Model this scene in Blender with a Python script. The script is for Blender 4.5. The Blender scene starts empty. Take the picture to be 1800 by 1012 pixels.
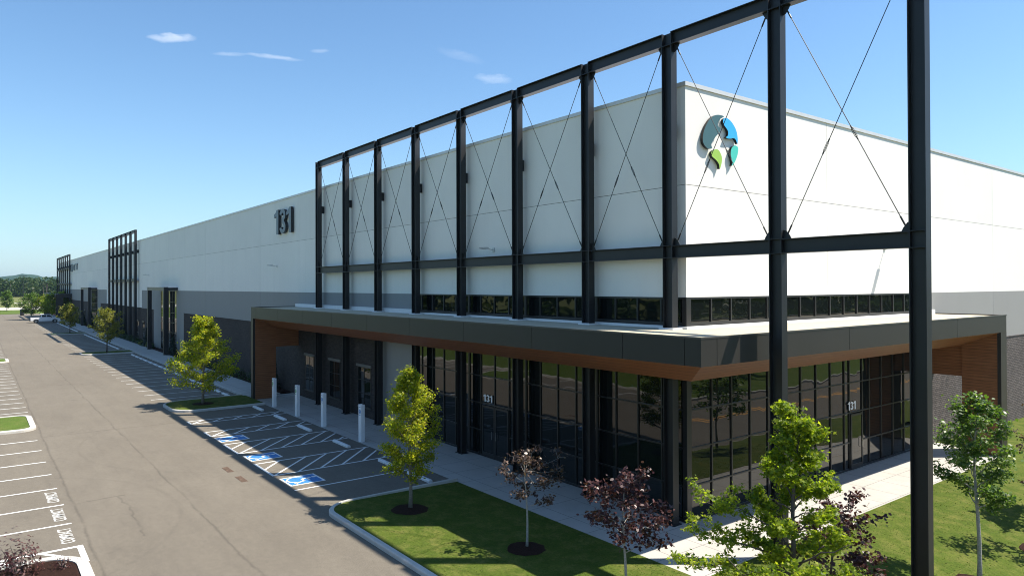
import bpy, math, random
import numpy as np
from mathutils import Vector, Matrix

S = bpy.context.scene
R = math.radians
# ------------------------------------------------------------------ camera
cam_d = bpy.data.cameras.new("camera")
cam = bpy.data.objects.new("camera", cam_d)
S.collection.objects.link(cam)
S.camera = cam
F_PX, YAW, PIT, ROL = 1231.33, 0.65433, 0.00732, -0.00342
fw = Vector((-math.cos(YAW)*math.cos(PIT), math.sin(YAW)*math.cos(PIT), math.sin(PIT)))
rt = fw.cross(Vector((0, 0, 1))).normalized()
up = rt.cross(fw)
r2 = math.cos(ROL)*rt + math.sin(ROL)*up
u2 = -math.sin(ROL)*rt + math.cos(ROL)*up
M = Matrix((r2, u2, -fw)).transposed().to_4x4()
M.translation = Vector((15.758, -18.532, 8.026))
cam.matrix_world = M
cam_d.sensor_fit = 'HORIZONTAL'
cam_d.sensor_width = 36.0
cam_d.lens = F_PX/1800*36
cam_d.shift_y = -12.31/1800
cam_d.clip_start = 0.1
cam_d.clip_end = 20000
HAZE = 0.00008
# ------------------------------------------------------------------ world
SUN = Vector((0.392, 0.539, 1.0)).normalized()
EL = math.asin(SUN.z)
ROT = math.atan2(SUN.x, SUN.y)
W = bpy.data.worlds.new("World")
S.world = W
W.use_nodes = True
wt = W.node_tree
for n in list(wt.nodes): wt.nodes.remove(n)
wo = wt.nodes.new('ShaderNodeOutputWorld')
bg = wt.nodes.new('ShaderNodeBackground')
sky = wt.nodes.new('ShaderNodeTexSky')
sky.sky_type = 'NISHITA'
sky.sun_disc = False
sky.sun_elevation = EL
sky.sun_rotation = ROT
sky.altitude = 150
sky.air_density = 1.0
sky.dust_density = 0.35
sky.ozone_density = 2.4
bg.inputs['Strength'].default_value = 0.108
# a few thin wisps of cloud, fixed in the sky by direction
tc = wt.nodes.new('ShaderNodeTexCoord')
def wmath(op, a, b=None, clamp=False):
    n = wt.nodes.new('ShaderNodeMath'); n.operation = op; n.use_clamp = clamp
    for i, v in enumerate((a, b)):
        if v is None: continue
        if isinstance(v, (int, float)): n.inputs[i].default_value = v
        else: wt.links.new(v, n.inputs[i])
    return n.outputs[0]
def wvm(op, a, b):
    n = wt.nodes.new('ShaderNodeVectorMath'); n.operation = op
    for i, v in enumerate((a, b)):
        if isinstance(v, (tuple, Vector)): n.inputs[i].default_value = tuple(v)
        else: wt.links.new(v, n.inputs[i])
    return n
def pix_dir(x, y):
    return (fw*F_PX + r2*(x-900) - u2*(y-493.69)).normalized()
wn = wt.nodes.new('ShaderNodeTexNoise'); wn.inputs['Scale'].default_value = 58; wn.inputs['Detail'].default_value = 7
wn.inputs['Roughness'].default_value = 0.62
mp = wt.nodes.new('ShaderNodeMapping'); mp.inputs['Scale'].default_value = (1, 1, 2.6)
wt.links.new(tc.outputs['Generated'], mp.inputs[0]); wt.links.new(mp.outputs[0], wn.inputs['Vector'])
total = None
for (px, py, hw, hh, tilt, amt) in ((297, 67, 42, 9, 0.0, .62), (398, 95, 30, 4, 0.03, .26), (476, 100, 54, 4, 0.12, .34),
                                    (557, 90, 18, 4, 0, .22), (862, 138, 36, 10, 0.1, .30), (805, 97, 46, 10, .25, .10)):
    d = pix_dir(px, py)
    a = (pix_dir(px+10*math.cos(tilt), py+10*math.sin(tilt))-d).normalized()
    b = d.cross(a).normalized()
    du = wvm('DOT_PRODUCT', tc.outputs['Generated'], a).outputs['Value']
    dv = wvm('DOT_PRODUCT', tc.outputs['Generated'], b).outputs['Value']
    df = wvm('DOT_PRODUCT', tc.outputs['Generated'], d).outputs['Value']
    eu = wmath('DIVIDE', du, hw/F_PX*(d.dot(fw)))
    ev = wmath('DIVIDE', dv, hh/F_PX*(d.dot(fw)))
    ev = wmath('ADD', ev, wmath('MULTIPLY', wmath('SUBTRACT', wn.outputs[0], 0.5), 1.6))
    rr = wmath('ADD', wmath('MULTIPLY', eu, eu), wmath('MULTIPLY', ev, ev))
    m = wmath('SUBTRACT', 1.0, rr, clamp=True)
    m = wmath('MULTIPLY', m, wmath('GREATER_THAN', df, 0.0))
    m = wmath('MULTIPLY', m, wmath('MULTIPLY', wn.outputs[0], amt*1.5))
    total = m if total is None else wmath('ADD', total, m)
mixw = wt.nodes.new('ShaderNodeMix'); mixw.data_type = 'RGBA'
wt.links.new(wmath('MINIMUM', total, 0.85), mixw.inputs[0])
tint = wt.nodes.new('ShaderNodeMix'); tint.data_type = 'RGBA'; tint.blend_type = 'MULTIPLY'; tint.inputs[0].default_value = 1
wt.links.new(sky.outputs[0], tint.inputs['A']); tint.inputs['B'].default_value = (.76, .945, 1.03, 1)
sep = wt.nodes.new('ShaderNodeSeparateXYZ'); wt.links.new(tc.outputs['Generated'], sep.inputs[0])
hz = wmath('POWER', wmath('SUBTRACT', 1.0, wmath('ABSOLUTE', sep.outputs[2]), clamp=True), 9.0)
hmix = wt.nodes.new('ShaderNodeMix'); hmix.data_type = 'RGBA'
wt.links.new(wmath('MULTIPLY', hz, 0.62), hmix.inputs[0]); wt.links.new(tint.outputs['Result'], hmix.inputs['A']); hmix.inputs['B'].default_value = (2.75, 3.45, 4.1, 1)
wt.links.new(hmix.outputs['Result'], mixw.inputs['A'])
mixw.inputs['B'].default_value = (6.2, 6.6, 7.2, 1)
wt.links.new(mixw.outputs['Result'], bg.inputs[0])
wt.links.new(bg.outputs[0], wo.inputs[0])
# ------------------------------------------------------------------ sun
sd = bpy.data.lights.new("sun", 'SUN'); sd.energy = 5.0; sd.angle = R(0.53); sd.color = (1.0, 0.93, 0.82)
so = bpy.data.objects.new("sun", sd); S.collection.objects.link(so)
so.rotation_euler = (-SUN).to_track_quat('-Z', 'Y').to_euler()
so.location = (0, 0, 60)
S.view_settings.view_transform = 'Standard'; S.view_settings.look = 'None'
S.view_settings.exposure = 0.80; S.view_settings.gamma = 1
S.render.engine = 'CYCLES'
S.cycles.max_bounces = 8; S.cycles.diffuse_bounces = 3; S.cycles.glossy_bounces = 4
S.cycles.transparent_max_bounces = 6; S.cycles.volume_bounces = 0
S.cycles.use_denoising = True
S.cycles.filter_width = 1.0

# ------------------------------------------------------------------ materials
MATS = {}
class NT:
    def __init__(s, name):
        s.m = bpy.data.materials.new(name); s.m.use_nodes = True; s.t = s.m.node_tree
        s.p = s.t.nodes['Principled BSDF']; s.out = s.t.nodes['Material Output']
        s.tc = s.n('TexCoord'); s.obj = s.tc.outputs['Object']
        MATS[name] = s.m
    def n(s, typ, **k):
        nd = s.t.nodes.new('ShaderNode'+typ)
        for a, v in k.items(): setattr(nd, a, v)
        return nd
    def l(s, a, b): s.t.links.new(a, b)
    def math(s, op, a, b=None, c=None, clamp=False):
        nd = s.n('Math', operation=op, use_clamp=clamp)
        for i, v in enumerate((a, b, c)):
            if v is None: continue
            if isinstance(v, (int, float)): nd.inputs[i].default_value = v
            else: s.l(v, nd.inputs[i])
        return nd.outputs[0]
    def noise(s, scale, detail=4, rough=.55, vec=None, stretch=None, dist=0):
        nd = s.n('TexNoise'); nd.inputs['Scale'].default_value = scale; nd.inputs['Detail'].default_value = detail
        nd.inputs['Roughness'].default_value = rough; nd.inputs['Distortion'].default_value = dist
        v = vec or s.obj
        if stretch:
            mp = s.n('Mapping'); mp.inputs['Scale'].default_value = stretch; s.l(v, mp.inputs[0]); v = mp.outputs[0]
        s.l(v, nd.inputs['Vector']); return nd.outputs[0]
    def ramp(s, fac, stops):
        nd = s.n('ValToRGB'); cr = nd.color_ramp
        while len(cr.elements) < len(stops): cr.elements.new(.5)
        for e, (p, c) in zip(cr.elements, stops):
            e.position = p; e.color = (*c, 1) if len(c) == 3 else c
        s.l(fac, nd.inputs[0]); return nd.outputs[0]
    def mix(s, f, a, b, mode='MIX'):
        nd = s.n('Mix', data_type='RGBA', blend_type=mode)
        for i, v in ((0, f), ('A', a), ('B', b)):
            if isinstance(v, (int, float)): nd.inputs[i].default_value = v
            elif isinstance(v, tuple): nd.inputs[i].default_value = (*v, 1)
            else: s.l(v, nd.inputs[i])
        return nd.outputs['Result']
    def bump(s, h, strength, dist=.02):
        nd = s.n('Bump'); nd.inputs['Strength'].default_value = strength; nd.inputs['Distance'].default_value = dist
        s.l(h, nd.inputs['Height']); s.l(nd.outputs[0], s.p.inputs['Normal']); return nd
    def col(s, v):
        if isinstance(v, tuple): s.p.inputs['Base Color'].default_value = (*v, 1)
        else: s.l(v, s.p.inputs['Base Color'])
    def set(s, **k):
        names = {'rough': 'Roughness', 'metal': 'Metallic', 'ior': 'IOR', 'spec': 'Specular IOR Level', 'coat': 'Coat Weight', 'crough': 'Coat Roughness'}
        for a, v in k.items():
            i = s.p.inputs[names[a]]
            if isinstance(v, (int, float)): i.default_value = v
            else: s.l(v, i)
        return s
    def xyz(s):
        nd = s.n('SeparateXYZ'); s.l(s.obj, nd.inputs[0]); return nd.outputs
def plain(name, c, rough=.5, metal=0, var=.12, vs=3.0, spec=.5, stretch=None):
    t = NT(name); a = t.noise(vs, 5, .6, stretch=stretch)
    f = t.ramp(a, [(.3, tuple(x*(1-var) for x in c)), (.7, tuple(min(1, x*(1+var)) for x in c))])
    t.col(f); t.set(rough=rough, metal=metal, spec=spec); return t.m

def white_wall(name, c):
    t = NT(name)
    a = t.noise(.35, 6, .65); b = t.noise(1.0, 5, .6, stretch=(2.2, 2.2, .12)); g = t.noise(60, 3, .6)
    base = t.ramp(a, [(.3, tuple(x*.95 for x in c)), (.7, c)])
    base = t.mix(t.math('MULTIPLY', t.ramp(b, [(.50, (0, 0, 0)), (.75, (1, 1, 1))]), .16), base, tuple(x*.8 for x in c))
    x, y, z = t.xyz()[:]
    wn_ = t.n('TexWhiteNoise'); cb_ = t.n('CombineXYZ')
    t.l(t.math('FLOOR', t.math('DIVIDE', t.math('ADD', x, 8.5+887.0), 8.87)), cb_.inputs[0]); t.l(t.math('FLOOR', t.math('DIVIDE', t.math('SUBTRACT', y, .6), 9.22)), cb_.inputs[1]); t.l(t.math('GREATER_THAN', z, 11.45), cb_.inputs[2])
    t.l(cb_.outputs[0], wn_.inputs['Vector'])
    base = t.mix(1.0, base, t.ramp(wn_.outputs['Value'], [(0, (.955, .955, .96)), (1, (1.02, 1.02, 1.015))]), 'MULTIPLY')
    t.col(base); t.set(rough=.75, spec=.25); t.bump(g, .12, .01); return t.m
white_wall('white_paint', (.89, .855, .80))
white_wall('grey_paint', (.31, .305, .295))
plain('joint_dark', (.08, .08, .08), .9)
plain('coping_metal', (.66, .64, .61), .45, .3, .05)
plain('white_flashing', (.78, .78, .77), .4, 0, .04)
plain('black_steel', (.012, .0125, .014), .46, 0, .25, 1.2, .5)
plain('frame_dark', (.022, .022, .022), .35, 0, .1)
plain('dark_cladding', (.034, .031, .028), .42, 0, .08, .6, .35)
plain('fascia_trim', (.075, .073, .068), .4, .3, .05)
plain('lintel_grey', (.16, .15, .135), .6)
plain('bark_grey', (.20, .18, .15), .85, 0, .3, 25)
plain('bark_light', (.34, .32, .29), .85, 0, .3, 25)
plain('bark_dark', (.09, .07, .06), .85, 0, .3, 25)
plain('sign_grey', (.13, .165, .19), .45, 0, .05)
plain('sign_edge', (.02, .022, .026), .5)
plain('white_letter', (.85, .85, .85), .5, 0, .02)
plain('logo_teal', (.055, .125, .13), .35, 0, .02)
plain('logo_blue', (.04, .42, .80), .35, 0, .02)
plain('logo_green', (.34, .55, .07), .35, 0, .02)
plain('logo_mint', (.07, .55, .44), .35, 0, .02)
plain('logo_edge', (.012, .010, .008), .35)
plain('blue_paint', (.045, .21, .50), .6, 0, .22, 14)
plain('green_paint', (.06, .32, .06), .55)
plain('post_white', (.84, .84, .84), .4, 0, .03)
plain('truck_white', (.72, .73, .75), .25, 0, .03)
plain('truck_black', (.015, .015, .016), .45)
plain('truck_red', (.35, .02, .02), .3)
plain('chrome', (.55, .55, .56), .2, 1, .05)
plain('grate_rust', (.15, .100, .072), .85, .2, .5, 14)
plain('lamp_metal', (.55, .55, .53), .4, .2)
plain('stone_pale', (.55, .53, .48), .9, 0, .3, 2)

t = NT('line_paint')
a = t.noise(9, 6, .7); b = t.noise(.8, 3)
t.col(t.mix(t.ramp(a, [(.60, (0, 0, 0)), (.76, (.75, .75, .75))]), (.76, .76, .73), (.34, .32, .30))); t.set(rough=.8)

t = NT('asphalt')
x, y, z = t.xyz()[:]
big = t.noise(.10, 5, .6, stretch=(.45, 1.0, 1)); med = t.noise(.8, 6, .65, stretch=(.55, 1, 1)); fine = t.noise(26, 6, .85); mg = t.noise(5, 5, .75); streak = t.noise(1.5, 5, .6, stretch=(.06, 1.5, 1))
c = t.ramp(big, [(.30, (.162, .142, .113)), (.72, (.203, .179, .143))])
c = t.mix(t.math('MULTIPLY', t.ramp(med, [(.38, (1, 1, 1)), (.62, (0, 0, 0))]), .28), c, (.120, .105, .086))
c = t.mix(t.math('MULTIPLY', t.ramp(streak, [(.50, (0, 0, 0)), (.78, (1, 1, 1))]), .25), c, (.118, .103, .085))
c = t.mix(1.0, c, t.ramp(fine, [(.30, (.66, .66, .66)), (.50, (1, 1, 1)), (.72, (1.28, 1.26, 1.22))]), 'MULTIPLY')
c = t.mix(1.0, c, t.ramp(mg, [(.30, (.90, .90, .90)), (.70, (1.08, 1.08, 1.08))]), 'MULTIPLY')
wob = t.math('MULTIPLY', t.math('SUBTRACT', t.noise(.35, 5, .7), .5), 1.1)
def seam(coord, pos, width, wobk=1.0):
    d = t.math('ABSOLUTE', t.math('ADD', t.math('SUBTRACT', coord, pos), t.math('MULTIPLY', wob, wobk)))
    return t.math('SUBTRACT', 1.0, t.math('DIVIDE', d, width), clamp=True)
s1 = seam(y, -12.15, .07, .45); s2 = seam(y, -15.62, .075, .35)
inr = t.math('MULTIPLY', t.math('GREATER_THAN', y, -15.6), t.math('LESS_THAN', y, -9.0))
s3 = t.math('MULTIPLY', seam(x, -29.5, .14, .5), inr)
s4 = t.math('MULTIPLY', seam(x, -81.0, .12, .5), inr)
s5 = t.math('MULTIPLY', seam(x, -14.9, .07, .9), t.math('MULTIPLY', t.math('GREATER_THAN', y, -15.6), t.math('LESS_THAN', y, -13.9)))
s6 = t.math('MULTIPLY', seam(y, -14.1, .06, .9), t.math('MULTIPLY', t.math('GREATER_THAN', x, -14.9), t.math('LESS_THAN', x, -9.5)))
s = t.math('MAXIMUM', t.math('MAXIMUM', t.math('MAXIMUM', s1, s2), t.math('MAXIMUM', s3, s4)), t.math('MAXIMUM', s5, s6))
brk = t.ramp(t.noise(.7, 3, .6), [(.30, (.15, .15, .15)), (.55, (1, 1, 1))])
c = t.mix(t.math('MULTIPLY', t.math('MULTIPLY', s, brk), .55), c, (.080, .069, .058))
# tyre arc and oil marks
def ring(cx, cy, rad, wd):
    dx = t.math('SUBTRACT', x, cx); dy = t.math('SUBTRACT', y, cy)
    r = t.math('SQRT', t.math('ADD', t.math('MULTIPLY', dx, dx), t.math('MULTIPLY', dy, dy)))
    d = t.math('ABSOLUTE', t.math('SUBTRACT', t.math('ADD', r, t.math('MULTIPLY', wob, .15)), rad))
    return t.math('SUBTRACT', 1.0, t.math('DIVIDE', d, wd), clamp=True)
rr_ = t.math('MAXIMUM', ring(-24, -5.5, 9.0, .10), ring(-13, -20.5, 8.0, .12))
c = t.mix(t.math('MULTIPLY', t.math('MULTIPLY', rr_, brk), .16), c, (.08, .07, .06))
spots = t.ramp(t.noise(.75, 4, .6), [(.62, (0, 0, 0)), (.76, (1, 1, 1))])
c = t.mix(t.math('MULTIPLY', spots, .30), c, (.07, .062, .055))
t.col(c); t.set(rough=.93, spec=.2); t.bump(fine, .35, .01)

t = NT('concrete_walk')
x, y, z = t.xyz()[:]
def grid(coord, off, step, w):
    f = t.math('FRACT', t.math('DIVIDE', t.math('ADD', coord, off), step))
    d = t.math('MULTIPLY', t.math('ABSOLUTE', t.math('SUBTRACT', f, .5)), step)
    return t.math('LESS_THAN', d, w)
g = t.math('MAXIMUM', grid(x, .77+100, 1.48, .014), grid(y, 1.42+100, 1.45, .014))
a = t.noise(.8, 6, .7); b = t.noise(30, 4, .7); st = t.noise(.6, 4, .6, stretch=(1, .3, 1))
c = t.ramp(a, [(.3, (.43, .41, .37)), (.7, (.50, .48, .44))])
c = t.mix(t.math('MULTIPLY', t.ramp(st, [(.45, (0, 0, 0)), (.7, (1, 1, 1))]), .20), c, (.42, .37, .31))
c = t.mix(1.0, c, t.ramp(b, [(.3, (.92, .92, .92)), (.7, (1.05, 1.05, 1.05))]), 'MULTIPLY')
c = t.mix(t.math('MULTIPLY', g, .75), c, (.17, .16, .15))
t.col(c); t.set(rough=.9, spec=.2); t.bump(b, .12, .005)

t = NT('kerb_concrete')
a = t.noise(1.2, 6, .7); b = t.noise(40, 3, .6)
x, y, z = t.xyz()[:]
c = t.ramp(a, [(.3, (.46, .44, .40)), (.7, (.60, .58, .53))])
c = t.mix(1.0, c, t.ramp(b, [(.3, (.85, .85, .85)), (.7, (1.05, 1.05, 1.05))]), 'MULTIPLY')
t.col(c); t.set(rough=.9); t.bump(b, .2, .005)
t = NT('wheel_stop_paint')
a = t.noise(6, 5, .7)
t.col(t.ramp(a, [(.3, (.60, .60, .59)), (.62, (.80, .80, .79))])); t.set(rough=.8)

def grass(name, c1, c2, c3):
    t = NT(name)
    a = t.noise(.7, 6, .7); b = t.noise(15, 6, .85, stretch=(1, 1, .5)); d = t.noise(1.7, 6, .75); e = t.noise(90, 3, .8)
    c = t.ramp(a, [(.32, c1), (.68, c2)])
    c = t.mix(t.math('MULTIPLY', t.ramp(d, [(.46, (0, 0, 0)), (.66, (1, 1, 1))]), .65), c, c3)
    c = t.mix(1.0, c, t.ramp(b, [(.32, (.55, .58, .52)), (.50, (1, 1, 1)), (.68, (1.42, 1.38, 1.25))]), 'MULTIPLY')
    c = t.mix(1.0, c, t.ramp(e, [(.30, (.8, .8, .8)), (.70, (1.2, 1.2, 1.2))]), 'MULTIPLY')
    t.col(c); t.set(rough=.95, spec=.08)
    t.bump(t.math('ADD', b, t.math('MULTIPLY', e, .5)), .25, .02)
grass('lawn_grass', (.054, .086, .013), (.084, .112, .019), (.160, .155, .045))
grass('field_grass', (.11, .135, .04), (.15, .165, .055), (.22, .20, .10))
grass('far_grass', (.070, .115, .022), (.100, .150, .030), (.145, .155, .05))

t = NT('mulch')
a = t.noise(22, 5, .8); b = t.noise(1.2, 3)
t.col(t.ramp(a, [(.3, (.016, .009, .007)), (.6, (.055, .028, .020)), (.8, (.12, .065, .045))])); t.set(rough=.95, spec=.1); t.bump(a, 1, .06)

def brick(name, c1, c2, mortar, axis):
    t = NT(name)
    x, y, z = t.xyz()[:]
    cb = t.n('CombineXYZ'); t.l(x if axis == 'x' else y, cb.inputs[0]); t.l(z, cb.inputs[1])
    bt = t.n('TexBrick'); bt.inputs['Scale'].default_value = 1.0
    bt.inputs['Brick Width'].default_value = .30; bt.inputs['Row Height'].default_value = .10 if axis == 'y' else .085
    bt.inputs['Mortar Size'].default_value = .014 if axis == 'y' else .009; bt.inputs['Mortar Smooth'].default_value = .2; bt.inputs['Bias'].default_value = .1
    t.l(cb.outputs[0], bt.inputs['Vector'])
    bt.inputs['Color1'].default_value = (*c1, 1); bt.inputs['Color2'].default_value = (*c2, 1); bt.inputs['Mortar'].default_value = (*mortar, 1)
    a = t.noise(.5, 5, .6); v = t.noise(7, 3, .7)
    c = t.mix(1.0, bt.outputs['Color'], t.ramp(a, [(.3, (.8, .8, .8)), (.7, (1.15, 1.15, 1.15))]), 'MULTIPLY')
    c = t.mix(1.0, c, t.ramp(v, [(.3, (.75, .75, .78)), (.7, (1.25, 1.2, 1.2))]), 'MULTIPLY')
    t.col(c); t.set(rough=.85, spec=.3)
    t.bump(t.math('SUBTRACT', 1.0, bt.outputs['Fac']), .6, .008)
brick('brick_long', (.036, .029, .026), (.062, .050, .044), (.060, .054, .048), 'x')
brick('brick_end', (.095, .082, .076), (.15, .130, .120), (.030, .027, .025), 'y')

def wood(name, axis):
    t = NT(name)
    x, y, z = t.xyz()[:]
    st = {'x': (.5, 14, 14), 'y': (14, .5, 14)}[axis]
    g = t.noise(2.2, 5, .6, stretch=st, dist=.4); g2 = t.noise(.8, 3, .5, stretch=(1, 1, 1))
    c = t.ramp(g, [(.3, (.185, .072, .030)), (.55, (.30, .120, .050)), (.75, (.40, .170, .075))])
    if axis == 'x' or axis == 'y':
        f = t.math('FRACT', t.math('DIVIDE', t.math('ADD', z, 10), .145))
        line = t.math('LESS_THAN', f, .09)
        c = t.mix(t.math('MULTIPLY', line, .75), c, (.03, .012, .006))
    t.col(c); t.set(rough=.45, spec=.4); t.bump(g, .1, .003)
wood('wood_x', 'x'); wood('wood_y', 'y')

t = NT('roof_membrane')
a = t.noise(.6, 6, .7); b = t.noise(2.5, 5, .65, stretch=(.4, 2, 1))
c = t.ramp(a, [(.3, (.47, .41, .29)), (.7, (.54, .48, .36))])
c = t.mix(t.math('MULTIPLY', t.ramp(b, [(.45, (0, 0, 0)), (.7, (1, 1, 1))]), .4), c, (.50, .43, .31))
t.col(c); t.set(rough=.85)

def glass(name, ior, amp):
    t = NT(name)
    t.col((.006, .008, .008)); t.set(rough=.015, ior=ior, spec=.5)
    n = t.noise(.42, 2, .4)
    n2 = t.noise(1.1, 1, .3, stretch=(1, 1, .8))
    x, y, z = t.xyz()[:]
    def pane_bow(c, off, step):
        f = t.math('SUBTRACT', t.math('FRACT', t.math('DIVIDE', t.math('ADD', c, off), step)), .5)
        return t.math('MULTIPLY', f, f)
    bow = t.math('ADD', t.math('ADD', pane_bow(x, .57+110.5, 1.105), pane_bow(y, -.8+114.8, 1.148)), pane_bow(z, .08, 1.29))
    h = t.math('ADD', t.math('ADD', n, t.math('MULTIPLY', n2, .30)), t.math('MULTIPLY', bow, .38))
    t.bump(h, amp, .05)
glass('window_glass', 1.60, .26)
glass('window_glass_far', 2.8, .12)
glass('truck_glass', 1.6, .0)

def leaf(name, c1, c2, c3, tr=.45, trc=1.5, rough=.5, spec=.35):
    t = NT(name)
    gi = t.n('NewGeometry')
    c = t.ramp(gi.outputs['Random Per Island'], [(0, c1), (.55, c2), (1, c3)])
    t.col(c); t.set(rough=rough, spec=spec)
    tl = t.n('BsdfTranslucent')
    cc = t.mix(1.0, c, (trc, trc, trc*.55), 'MULTIPLY'); t.l(cc, tl.inputs[0])
    ms = t.n('MixShader'); ms.inputs[0].default_value = tr
    t.l(t.p.outputs[0], ms.inputs[1]); t.l(tl.outputs[0], ms.inputs[2]); t.l(ms.outputs[0], t.out.inputs[0])
leaf('leaf_maple', (.075, .130, .010), (.160, .220, .014), (.300, .330, .022), .52, 2.3)
leaf('leaf_yellow', (.110, .160, .012), (.230, .270, .016), (.420, .380, .025), .54, 2.3)
leaf('leaf_green', (.038, .085, .012), (.080, .150, .020), (.160, .240, .050), .42, 1.8, .4, .5)
leaf('leaf_mid', (.080, .105, .014), (.160, .170, .026), (.280, .260, .050), .48, 2.0)
leaf('leaf_purple', (.035, .012, .014), (.062, .020, .020), (.140, .060, .052), .25, 1.4, .42, .5)
leaf('leaf_bronze', (.035, .020, .014), (.070, .038, .026), (.200, .130, .090), .25, 1.4, .4, .5)
leaf('leaf_shrub', (.018, .040, .010), (.035, .070, .016), (.075, .120, .030), .3, 1.4)
leaf('leaf_conifer', (.008, .020, .010), (.014, .032, .014), (.025, .050, .02), .2, 1.2)
leaf('grass_blade', (.060, .100, .016), (.085, .125, .022), (.140, .150, .050), .4, 1.1, .8, .1)
leaf('leaf_wood', (.016, .040, .008), (.034, .070, .013), (.070, .105, .022), .35, 1.4)
t = NT('hill_forest')
a = t.noise(.012, 6, .7); b = t.noise(.06, 4, .7)
t.col(t.mix(1.0, t.ramp(a, [(.3, (.018, .045, .028)), (.7, (.045, .080, .040))]), t.ramp(b, [(.3, (.6, .6, .6)), (.7, (1.3, 1.3, 1.3))]), 'MULTIPLY')); t.set(rough=1, spec=.05)
t = NT('road_paint_yellow'); t.col((.70, .33, .05)); t.set(rough=.8)
t = NT('pale_gravel'); a = t.noise(.15, 5, .7); t.col(t.ramp(a, [(.3, (.36, .33, .27)), (.7, (.50, .47, .40))])); t.set(rough=.95)

# ------------------------------------------------------------------ mesh helpers
class MB:
    def __init__(s): s.v = []; s.f = []; s.mi = []; s.cur = 0
    def poly(s, pts, mi=None):
        b = len(s.v); s.v += [tuple(p) for p in pts]; s.f.append(tuple(range(b, b+len(pts)))); s.mi.append(s.cur if mi is None else mi)
    def box(s, x0, x1, y0, y1, z0, z1, skip=(), mi=None):
        if x0 > x1: x0, x1 = x1, x0
        if y0 > y1: y0, y1 = y1, y0
        if z0 > z1: z0, z1 = z1, z0
        b = len(s.v)
        s.v += [(x0, y0, z0), (x1, y0, z0), (x1, y1, z0), (x0, y1, z0), (x0, y0, z1), (x1, y0, z1), (x1, y1, z1), (x0, y1, z1)]
        for k, q in {'b': (0, 3, 2, 1), 't': (4, 5, 6, 7), '-y': (0, 1, 5, 4), '+x': (1, 2, 6, 5), '+y': (2, 3, 7, 6), '-x': (3, 0, 4, 7)}.items():
            if k not in skip:
                s.f.append(tuple(b+i for i in q)); s.mi.append(s.cur if mi is None else mi)
        return s
    def bar(s, p, q, w, h=None, roll=0):
        p, q = Vector(p), Vector(q); d = (q-p).normalized()
        a = d.cross(Vector((0, 0, 1)));
        if a.length < 1e-3: a = Vector((1, 0, 0))
        a.normalize(); c = d.cross(a)
        if roll: a, c = a*math.cos(roll)+c*math.sin(roll), c*math.cos(roll)-a*math.sin(roll)
        h = h or w; b = len(s.v)
        for o in (p, q):
            for i, j in ((-1, -1), (1, -1), (1, 1), (-1, 1)): s.v.append(tuple(o+a*i*w/2+c*j*h/2))
        for q4 in ((0, 3, 2, 1), (4, 5, 6, 7), (0, 1, 5, 4), (1, 2, 6, 5), (2, 3, 7, 6), (3, 0, 4, 7)):
            s.f.append(tuple(b+i for i in q4)); s.mi.append(s.cur)
    def tube(s, pts, rad, n=8, cap=True):
        pts = [Vector(p) for p in pts]
        rad = rad if hasattr(rad, '__len__') else [rad]*len(pts)
        rings = []; prev = None
        for i, p in enumerate(pts):
            d = (pts[min(i+1, len(pts)-1)]-pts[max(i-1, 0)]).normalized()
            a = prev if prev is not None else (Vector((1, 0, 0)) if abs(d.x) < .9 else Vector((0, 1, 0)))
            a = (a-d*a.dot(d)).normalized(); prev = a; c = d.cross(a)
            b = len(s.v)
            for k in range(n):
                th = 2*math.pi*k/n; s.v.append(tuple(p+(a*math.cos(th)+c*math.sin(th))*rad[i]))
            rings.append(b)
        for i in range(len(rings)-1):
            for k in range(n):
                k2 = (k+1) % n
                s.f.append((rings[i]+k, rings[i]+k2, rings[i+1]+k2, rings[i+1]+k)); s.mi.append(s.cur)
        if cap:
            s.f.append(tuple(rings[0]+k for k in reversed(range(n)))); s.mi.append(s.cur)
            s.f.append(tuple(rings[-1]+k for k in range(n))); s.mi.append(s.cur)
    def prism(s, pts2, ax, a0, a1, sides=None):
        """extrude a 2-D outline along axis; pts2 given in the remaining axes' order"""
        def mk(p, a):
            return {'x': (a, p[0], p[1]), 'y': (p[0], a, p[1]), 'z': (p[0], p[1], a)}[ax]
        n = len(pts2); b = len(s.v)
        s.v += [mk(p, a0) for p in pts2]+[mk(p, a1) for p in pts2]
        s.f.append(tuple(b+i for i in reversed(range(n)))); s.mi.append(s.cur)
        s.f.append(tuple(b+n+i for i in range(n))); s.mi.append(s.cur)
        for i in range(n):
            j = (i+1) % n
            s.f.append((b+i, b+j, b+n+j, b+n+i)); s.mi.append(s.cur if sides is None else sides)
    def build(s, name, mats, parent=None, smooth=False, fix=True, bevel=0, origin=None):
        me = bpy.data.meshes.new(name)
        o0 = Vector(origin) if origin is not None else Vector((0, 0, 0))
        v = [tuple(Vector(p)-o0) for p in s.v] if origin is not None else s.v
        me.from_pydata(v, [], s.f)
        for m in (mats if isinstance(mats, (list, tuple)) else [mats]): me.materials.append(MATS[m])
        me.polygons.foreach_set('material_index', s.mi)
        if fix:
            import bmesh
            bm = bmesh.new(); bm.from_mesh(me); bmesh.ops.recalc_face_normals(bm, faces=bm.faces); bm.to_mesh(me); bm.free()
        if smooth: me.polygons.foreach_set('use_smooth', [True]*len(me.polygons))
        me.update()
        o = bpy.data.objects.new(name, me); S.collection.objects.link(o)
        if origin is not None: o.location = o0
        if parent is not None:
            o.parent = parent
            if origin is None: o.matrix_parent_inverse = Matrix.Translation(-parent.location) @ Matrix.Identity(4) if parent.rotation_euler.z == 0 else Matrix.Identity(4)
        if bevel:
            md = o.modifiers.new('bevel', 'BEVEL'); md.width = bevel; md.segments = 2; md.limit_method = 'ANGLE'; md.angle_limit = R(40)
        return o
def local(o):
    """part vertices are already in the parent's own frame"""
    o.matrix_parent_inverse = Matrix.Identity(4); return o
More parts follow.
